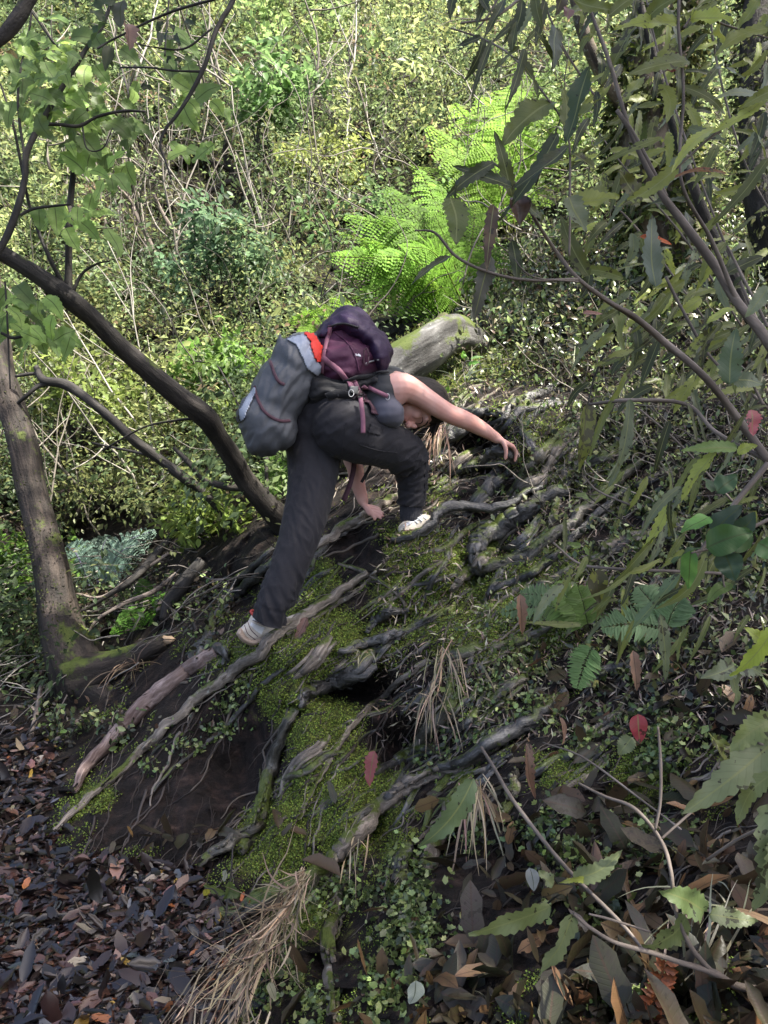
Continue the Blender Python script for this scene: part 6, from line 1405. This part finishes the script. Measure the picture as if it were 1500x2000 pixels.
# legs inside the trousers
limb(b, [(625, 838, 3.13, .09), (612, 920, 3.08, .075), (588, 1030, 2.98, .055), (560, 1110, 2.95, .05), (530, 1188, 2.93, .038)])
limb(b, [(675, 830, 3.02, .085), (745, 866, 3.10, .07), (803, 900, 3.24, .05), (806, 940, 3.27, .045), (803, 1000, 3.29, .036), (803, 1022, 3.30, .032)])
ellipsoid(b, V(648, 815, 3.08), RT*.10, UPV*.10, FWD*.11)
v, g, nn = fuse(b, 'body', .0042, 3, .5)
tint = np.ones((len(v), 3))
def near(c, ax, bx, cx, ra, rb, rc):
    q = v-c; return np.exp(-((q@ax/ra)**2+(q@bx/rb)**2+(q@cx/rc)**2))
lip = near(HC-hc*.069+hf*.096, hc, hf, hs, .010, .02, .022)[:, None]; tint = tint*(1-lip)+lip*np.array([.75, .42, .45])
ck = near(HC-hc*.035+hf*.08, hc, hf, hs, .03, .03, .05)[:, None]*.3; tint = tint*(1-ck)+ck*np.array([1.0, .75, .72])
for s in (-1, 1):
    e_ = near(HC+hc*.001+hf*.088+hs*s*.030, hc, hf, hs, .010, .03, .018)[:, None]*.55; tint = tint*(1-e_)+e_*np.array([.55, .42, .40])
el = np.exp(-(np.linalg.norm(v-np.array(V(886, 812, 3.13)), axis=1)/.045)**2)[:, None]*.5; tint = tint*(1-el)+el*np.array([1, .78, .75])
body = finish('body', v, g, M_skin, person, tint); body_b = bvh(v, g)
for s in (-1, 1):
    bb = Bag(); c = HC+hf*.092; pts = [c+hs*s*(.014+.032*t)+hc*(-.004+.010*math.sin(math.pi*t))-hf*.012*t*t*1.6 for t in np.linspace(0, 1, 9)]
    bb.tube(np.array(pts), .0022*np.sin(np.linspace(.4, 2.8, 9)), 6); bb.build('eyelashes', M_eye, person)
    bb = Bag(); pts = [c+hs*s*(.012+.036*t)+hc*(.022+.006*math.sin(math.pi*t))-hf*.012*t*t*1.6 for t in np.linspace(0, 1, 9)]
    bb.tube(np.array(pts), .0026*np.sin(np.linspace(.5, 2.7, 9)), 6); bb.build('eyebrow', M_hair, person)
# ---------- hair ----------
b = Bag()
ellipsoid(b, HC+hc*.024-hf*.030, hc*.112, hf*.098, hs*.088)
ellipsoid(b, HC+hc*.05-hf*.01, hc*.085, hf*.085, hs*.084)
ellipsoid(b, HC-hc*.03-hf*.065, hc*.07, hf*.05, hs*.07)
v, g, nn = fuse(b, 'hair', .005, 3)
hn = np.array([noise.noise(Vector((float((p-HC)@hs)*90, float((p-HC)@hc)*12, float((p-HC)@hf)*30))) for p in v]); v = v+nn*(hn*.005)[:, None]
q_ = v-HC; luv = np.column_stack([q_@hc, q_@hs*1.5, q_@hf])
o = link('hair', mesh_np('hair', v, g, None, None, luv, True), M_hair, person)
b = Bag()
for i in range(26):
    k1, k2 = rng.normal(0, 2.2), rng.normal(0, .012)
    P, R = spline_px([(846+k1*.4, 770, 3.26+k2, 3.2), (856+k1, 795, 3.24+k2, 3.4), (853+k1*1.4, 822, 3.22+k2, 3.0), (842+k1*2.0, 846+rng.normal(0, 5), 3.21+k2, .8)], 16); b.tube(P, R, 6, .1, i)
b.build('ponytail', M_hair, person)
# ---------- vest ----------
b = Bag()
limb(b, [(662, 795, 3.09, .112), (700, 783, 3.115, .116), (735, 772, 3.14, .122), (757, 765, 3.155, .108)])
limb(b, [(750, 758, 3.03, .064), (752, 752, 3.15, .07), (750, 755, 3.24, .055)])
limb(b, [(735, 785, 3.02, .055), (748, 770, 3.00, .050)])
ellipsoid(b, V(758, 805, 3.0), RT*.062, UPV*.058, FWD*.062); ellipsoid(b, V(768, 815, 3.02), RT*.045, UPV*.045, FWD*.055); ellipsoid(b, V(740, 788, 3.04), RT*.07, UPV*.07, FWD*.06); ellipsoid(b, V(745, 800, 3.2), RT*.060, UPV*.064, FWD*.06)
v, g, nn = fuse(b, 'vest', .006, 16)
_px, _py, _pd = project(v); _k = np.clip(1.35-np.hypot((_px-757)/30, (_py-806)/30), 0, 1)*(_pd < 3.12); _k = np.clip(_k*2.2, 0, 1)[:, None]; chest_light = 1+_k*np.array([2.9, 2.6, 3.0])  # light on the chest painted in as a paler tint of the vest
w = np.array([noise.noise(Vector((p[0]*9, p[1]*16, p[2]*40))) for p in v]); v = v+nn*(w*.004)[:, None]
top = finish('vest', v, g, M_top, person, chest_light); top_b = bvh(v, g)
# ---------- trousers ----------
b = Bag()
LL = [(622, 838, 3.14, .128), (614, 872, 3.11, .118), (612, 920, 3.08, .102), (605, 970, 3.03, .091), (590, 1030, 2.98, .081), (573, 1085, 2.95, .073), (552, 1140, 2.93, .066), (536, 1182, 2.92, .063), (527, 1210, 2.925, .061)]
RL = [(672, 832, 3.01, .128), (705, 849, 3.05, .118), (745, 864, 3.10, .100), (780, 881, 3.17, .092), (800, 896, 3.22, .080), (805, 918, 3.25, .070), (806, 945, 3.27, .065), (805, 968, 3.28, .060), (804, 981, 3.285, .058)]
limb(b, LL, 60); limb(b, RL, 60)
ellipsoid(b, V(615, 838, 3.10), RT*.108, UPV*.115, FWD*.12)
ellipsoid(b, V(662, 815, 3.03), RT*.11, UPV*.11, FWD*.12)
limb(b, [(640, 812, 3.09, .135), (660, 797, 3.09, .122), (672, 790, 3.10, .117)])
v, g, nn = fuse(b, 'trousers', .0065, 8, .5)
qL = crom(LL, 80); PL = PX(qL[:, 0], qL[:, 1], qL[:, 2]); qR = crom(RL, 80); PR = PX(qR[:, 0], qR[:, 1], qR[:, 2])
dL = np.linalg.norm(v[:, None, ::1]-PL[None, ::4], axis=2); dR = np.linalg.norm(v[:, None]-PR[None, ::4], axis=2)
iL, iR = dL.argmin(1), dR.argmin(1); mL = dL.min(1) < dR.min(1)
px_, py_, _ = project(v); disp = np.zeros(len(v))
for i, p in enumerate(v):
    if mL[i]:
        t = iL[i]/20.; s = float(p[0]*.93+p[2]*.37)        # folds run down along the leg
        a = noise.noise(Vector((s*26, p[1]*22, p[2]*5)))+.5*noise.noise(Vector((s*55, p[1]*40, p[2]*11+4)))
        disp[i] = (1-(abs(a)*2.6)**.7)*.012*min(1, max(0, (t-.15)*2)) + .003*a
    else:
        t = iR[i]/20.; s = float(p[2]*.8-p[0]*.45)
        a = noise.noise(Vector((p[0]*7, p[1]*9, s*30)))+.5*noise.noise(Vector((p[0]*16, p[1]*16, s*60)))
        k_ = .35+1.2*math.exp(-((t-.5)/.2)**2)+.5*math.exp(-((t-.95)/.1)**2)
        disp[i] = (1-(abs(a)*2.6)**.7)*.010*k_
# gathered rows above the hems
lowm_ = np.array([.25+.9*max(0, min(1, .5+1.6*noise.noise(Vector(p)*6))) for p in v]); v = v+nn*(disp*lowm_)[:, None]
for P_, cen in ((PL, PL[-1]), (PR, PR[-1])):
    tt = norm(P_[-1]-P_[-8]); al = (v-cen)@tt; nr = np.linalg.norm(v-cen, axis=1) < .14
    hem = nr & (al > .01); v[hem] -= np.outer(al[hem]-.01, tt)
    ring = nr & (abs(al+.052) < .006); v[ring] -= nn[ring]*.0035
trous = finish('trousers', v, g, M_trous, person); tr_b = bvh(v, g)
patch('pocket_flap', [(722, 826), (748, 836), (742, 852), (716, 846)], [tr_b], M_trous, trous, .005)
for pts in ([(676, 826), (672, 850), (668, 880), (664, 905)], [(700, 868), (740, 880), (775, 884)], [(832, 888), (830, 930), (829, 975)]):
    strap('seam', pts, 1.6, [tr_b], M_trous, trous, .0015)
# ---------- socks and shoes ----------
b = Bag(); q = crom([(803, 985, 3.285, .047), (803, 1000, 3.29, .047), (804, 1014, 3.295, .049)], 16); b.tube(PX(q[:, 0], q[:, 1], q[:, 2]), q[:, 3], 40)
b.build('sock', M_sock, person)
b = Bag(); rr = np.arange(44)
for k in rr:
    a = 2*math.pi*k/44; P = PX(q[:, 0], q[:, 1], q[:, 2]) + np.outer(q[:, 3], RT*math.cos(a)+FWD*math.sin(a)); b.tube(P[::3], np.full(len(P[::3]), .0016), 4)
b.build('sock_ribs', M_sock, person)
def shoe(name, poly, d, thick, Rpx, sole_poly, overlays, tabp, dslope=0, grooves=(), laces=()):
    e = None; b = Bag(); df = (lambda X, Y: d+(X-poly[0][0])*dslope)
    inflate(b, poly, df, thick, Rpx, 1.5); v, g, nn = fuse(b, name, .003, 4); sh = finish('shoe', v, g, M_shoe, person); bb = bvh(v, g)
    b = Bag(); inflate(b, sole_poly, df, thick*1.12, Rpx*.4, 1.5); v2, g2, _ = fuse(b, 'sole', .003, 2); finish('sole', v2, g2, M_sole, sh)
    for o_ in overlays: patch('overlay', o_, [bb], M_shoew, sh, .002, 1.2)
    for pl in grooves: strap('stitch_line', pl, 1.3, [bb], M_strapd, sh, .0015)
    for pl in laces: strap('lace', pl, 2.2, [bb], M_shoew, sh, .004)
    if tabp: strap('pull_tab', tabp, 5, [bb], M_tab, sh, .004, d, free=True)
    return sh, bb
sh1, shb1 = shoe('shoe', [(465, 1236), (470, 1226), (484, 1214), (490, 1203), (499, 1195), (520, 1200), (545, 1209), (575, 1200), (598, 1196), (606, 1206), (590, 1222), (555, 1238), (515, 1252), (495, 1257), (478, 1250)], 2.965, .045, 16,
  [(461, 1238), (466, 1229), (474, 1228), (490, 1247), (520, 1240), (560, 1225), (604, 1206), (607, 1212), (560, 1240), (515, 1258), (494, 1262), (472, 1252)],
  [[(502, 1197), (532, 1208), (526, 1215), (498, 1204)], [(490, 1215), (519, 1226), (510, 1240), (500, 1234), (488, 1222)], [(496, 1206), (524, 1217), (521, 1222), (492, 1211)]], [(500, 1206, 2.93), (493, 1200, 2.925), (490, 1194, 2.93), (495, 1193, 2.935), (499, 1199, 2.94)], .0012, [[(484, 1214), (490, 1230), (504, 1244)], [(494, 1211), (508, 1218), (522, 1224)], [(478, 1222), (484, 1238), (500, 1250)]])
sh2, shb2 = shoe('shoe', [(776, 1034), (783, 1022), (796, 1014), (806, 1014), (816, 1006), (830, 1004), (844, 1010), (850, 1022), (842, 1034), (822, 1042), (800, 1047), (782, 1046)], 3.27, .045, 14,
  [(774, 1040), (782, 1042), (822, 1036), (852, 1024), (853, 1031), (826, 1048), (800, 1054), (778, 1052)], [[(800, 1017), (824, 1007), (826, 1013), (792, 1030), (786, 1027)]], None, .0005, [[(784, 1036), (810, 1034), (840, 1022)]], [[(806, 1014), (816, 1022)], [(814, 1010), (824, 1018)], [(822, 1007), (832, 1014)]])

# ---------- backpack (carried: its own thing) ----------
pack = empty('backpack', V(675, 740, 3.0), 'plum and violet hiking backpack riding on the bent back', 'backpack')
PD0 = lambda X, Y: 3.10+(X-680)*.0004-(Y-680)*.0002
b = Bag(); inflate(b, [(594, 690), (612, 668), (632, 645), (660, 630), (700, 640), (735, 665), (752, 700), (748, 728), (725, 742), (705, 762), (682, 768), (655, 762), (628, 745), (604, 722)], PD0, .17, 62, 3)
v, g, nn = fuse(b, 'main_bag', .008, 8)
def wr(v, nn, fx, fy, fz, amp, ridge=True, s2=2.1):
    o_ = np.zeros(len(v))
    for i, p in enumerate(v):
        a = noise.noise(Vector((p[0]*fx, p[1]*fy, p[2]*fz)))+.5*noise.noise(Vector((p[0]*fx*s2+7, p[1]*fy*s2, p[2]*fz*s2)))
        o_[i] = (1-abs(a)*2)*amp if ridge else a*amp
    return v+nn*o_[:, None]
v = wr(v, nn, 9, 8, 20, .010); px_, py_, _ = project(v)
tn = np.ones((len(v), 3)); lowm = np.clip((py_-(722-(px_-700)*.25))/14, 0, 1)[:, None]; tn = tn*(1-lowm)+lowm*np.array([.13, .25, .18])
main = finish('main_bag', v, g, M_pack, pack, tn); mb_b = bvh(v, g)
b = Bag(); inflate(b, [(606, 668), (618, 652), (640, 626), (656, 611), (672, 600), (690, 602), (707, 608), (728, 632), (750, 656), (763, 682), (760, 708), (744, 730), (730, 724), (718, 694), (696, 668), (662, 656), (632, 664)], PD0, .185, 34, 3)
v, g, nn = fuse(b, 'lid', .008, 6); v = wr(v, nn, 14, 8, 16, .009); lid = finish('lid', v, g, M_lid, pack); ld_b = bvh(v, g)
b = Bag(); inflate(b, [(596, 735), (620, 722), (655, 735), (700, 740), (730, 735), (748, 730), (740, 748), (705, 762), (700, 780), (655, 790), (610, 792), (590, 770)], lambda X, Y: 3.06+X*0, .135, 26, 3)
v, g, nn = fuse(b, 'base_panel', .008, 6); v = wr(v, nn, 14, 10, 26, .009); basep = finish('base_panel', v, g, M_black, pack); bp_b = bvh(v, g)
allb = [mb_b, ld_b, bp_b, tr_b, top_b]; pk = [mb_b, ld_b, bp_b]
strap('strap', [(646, 636), (640, 660), (634, 690), (630, 712), (629, 728)], 8, pk, M_strap, pack)
strap('strap', [(632, 700), (648, 712), (664, 726), (678, 742), (686, 758)], 11, pk, M_strap, pack, .008)
strap('strap', [(690, 740), (695, 752), (700, 768), (704, 778)], 9, allb, M_strap, pack, .010)
strap('strap', [(640, 640), (672, 632), (700, 640)], 4, pk, M_black, pack)
strap('strap', [(655, 650), (680, 672), (695, 700), (700, 725)], 3, pk, M_pack, pack, .004)
strap('strap', [(704, 776, 2.90), (707, 800, 2.885), (709, 822, 2.88), (709, 846, 2.88)], 9, None, M_strap, pack, free=True)
strap('shoulder_strap', [(706, 752), (722, 758), (738, 766), (756, 774)], 8, allb, M_strap, pack, .012)
strap('shoulder_strap', [(672, 742), (700, 735), (735, 732), (758, 730)], 8, allb, M_black, pack, .012)
strap('hip_belt', [(690, 766), (708, 778), (722, 795), (731, 814)], 22, allb, M_strapd, pack, .016)
strap('hip_belt', [(640, 772), (665, 768), (690, 772), (705, 785)], 16, allb, M_black, pack, .014)
strap('strap', [(693, 893, 3.2), (690, 920, 3.2), (682, 950, 3.2), (671, 978, 3.2)], 10, None, M_strapd, pack, free=True)
strap('strap', [(721, 893, 3.22), (723, 910, 3.22), (714, 928, 3.22), (706, 942, 3.22)], 6, None, M_black, pack, free=True)
def ring_loop(name, cx, cy, d, rx, ry, r, mat, parent):
    b = Bag(); a = np.linspace(0, 2*math.pi, 15); P = PX(cx+rx*np.cos(a), cy+ry*np.sin(a), np.full(15, d)); b.tube(P, np.full(15, r), 6); return b.build(name, mat, parent)
for (x, y, s) in ((688, 762, 6), (701, 776, 5), (685, 776, 6)):
    h_, n_ = hit(allb, x, y, 3.0); _, _, dd = project(np.array([h_])); patch('buckle', [(x-s, y-s*.6), (x+s, y-s*.8), (x+s, y+s*.6), (x-s, y+s*.8)], allb, M_buckle, pack, .02, 1.5, thick=.012)
ring_loop('buckle', 757, 775, 2.95, 4, 6, .0016, M_metal, pack)
ring_loop('buckle', 686, 768, 2.90, 5, 7, .0015, M_metal, pack)
h_, n_ = hit(pk, 715, 697, 3.0); _, _, dd = project(np.array([h_])); ring_loop('side_loop', 715, 697, float(dd[0])-.01, 5, 17, .0035, M_strapd, pack)
patch('stitched_mark', [(691, 692), (695, 690), (697, 693), (700, 691), (705, 694), (704, 698), (697, 696), (694, 698), (691, 696)], pk, M_pale, pack, .003, .8, thick=.001)
patch('stitched_mark', [(737, 701), (741, 700), (741, 703), (737, 704)], pk, M_pale, pack, .003, .8, thick=.001)
strap('strap', [(714, 710), (722, 706), (730, 704)], 2.5, pk, M_metal, pack, .004)

# ---------- dry bag strapped below the pack ----------
dbag = empty('dry_bag', V(540, 790, 2.95), 'grey roll-top dry bag with a red panel strapped below the backpack', 'bag')
b = Bag(); inflate(b, [(548, 649), (556, 664), (572, 657), (600, 651), (617, 656), (628, 675), (639, 700), (634, 722), (618, 752), (600, 780), (586, 805), (578, 838), (571, 862), (552, 876), (530, 886), (500, 887), (488, 880), (478, 850), (470, 828), (466, 808), (478, 778), (502, 742), (524, 702), (540, 672)],
   lambda X, Y: 2.98+(X-550)*.0005, .125, 56, 2.5)
v, g, nn = fuse(b, 'bag_body', .007, 5)
def wrd(v, nn):
    o_ = np.zeros(len(v)); px_, py_, _ = project(v)
    al = (px_*-.456+py_*.89); ac = (px_*.89+py_*.456)
    for i in range(len(v)):
        a = noise.noise(Vector((ac[i]/26., al[i]/80., v[i][1]*6)))+.5*noise.noise(Vector((ac[i]/11., al[i]/30., v[i][1]*9)))
        bnd = math.exp(-((al[i]-380)/14)**2)+math.exp(-((al[i]-462)/14)**2)
        o_[i] = (1-abs(a)*2)*.010-.012*bnd
    return v+nn*o_[:, None]
v = wrd(v, nn); db = finish('bag_body', v, g, M_dry, dbag); db_b = bvh(v, g)
patch('sunlit_end_flap', [(556, 665), (574, 658), (596, 653), (606, 672), (614, 700), (626, 712), (628, 724), (618, 734), (600, 722), (586, 694), (578, 676)], [db_b], M_sunlit_bag, dbag, .006, 2)  # end of the bag, painted paler for the sun on it
patch('red_panel', [(594, 652), (612, 655), (619, 666), (627, 678), (638, 702), (628, 709), (614, 708), (608, 690), (604, 672), (597, 664)], [db_b], M_redp, dbag, .011, 1.6)
strap('strap', [(526, 700), (534, 724), (544, 745), (556, 752)], 6, [db_b], M_strapd, dbag, .005)
strap('strap', [(498, 756), (505, 785), (520, 808), (545, 822), (566, 822)], 6, [db_b], M_strapd, dbag, .005)
patch('rolled_end', [(470, 800), (482, 778), (500, 752), (503, 766), (490, 795), (478, 822), (470, 826)], [db_b], M_sunlit_bag, dbag, .006, 2)  # rolled edge with its highlight put into the paler cloth
patch('end_clip', [(463, 812), (470, 808), (474, 822), (466, 828)], [db_b], M_black, dbag, .008, 1.5)
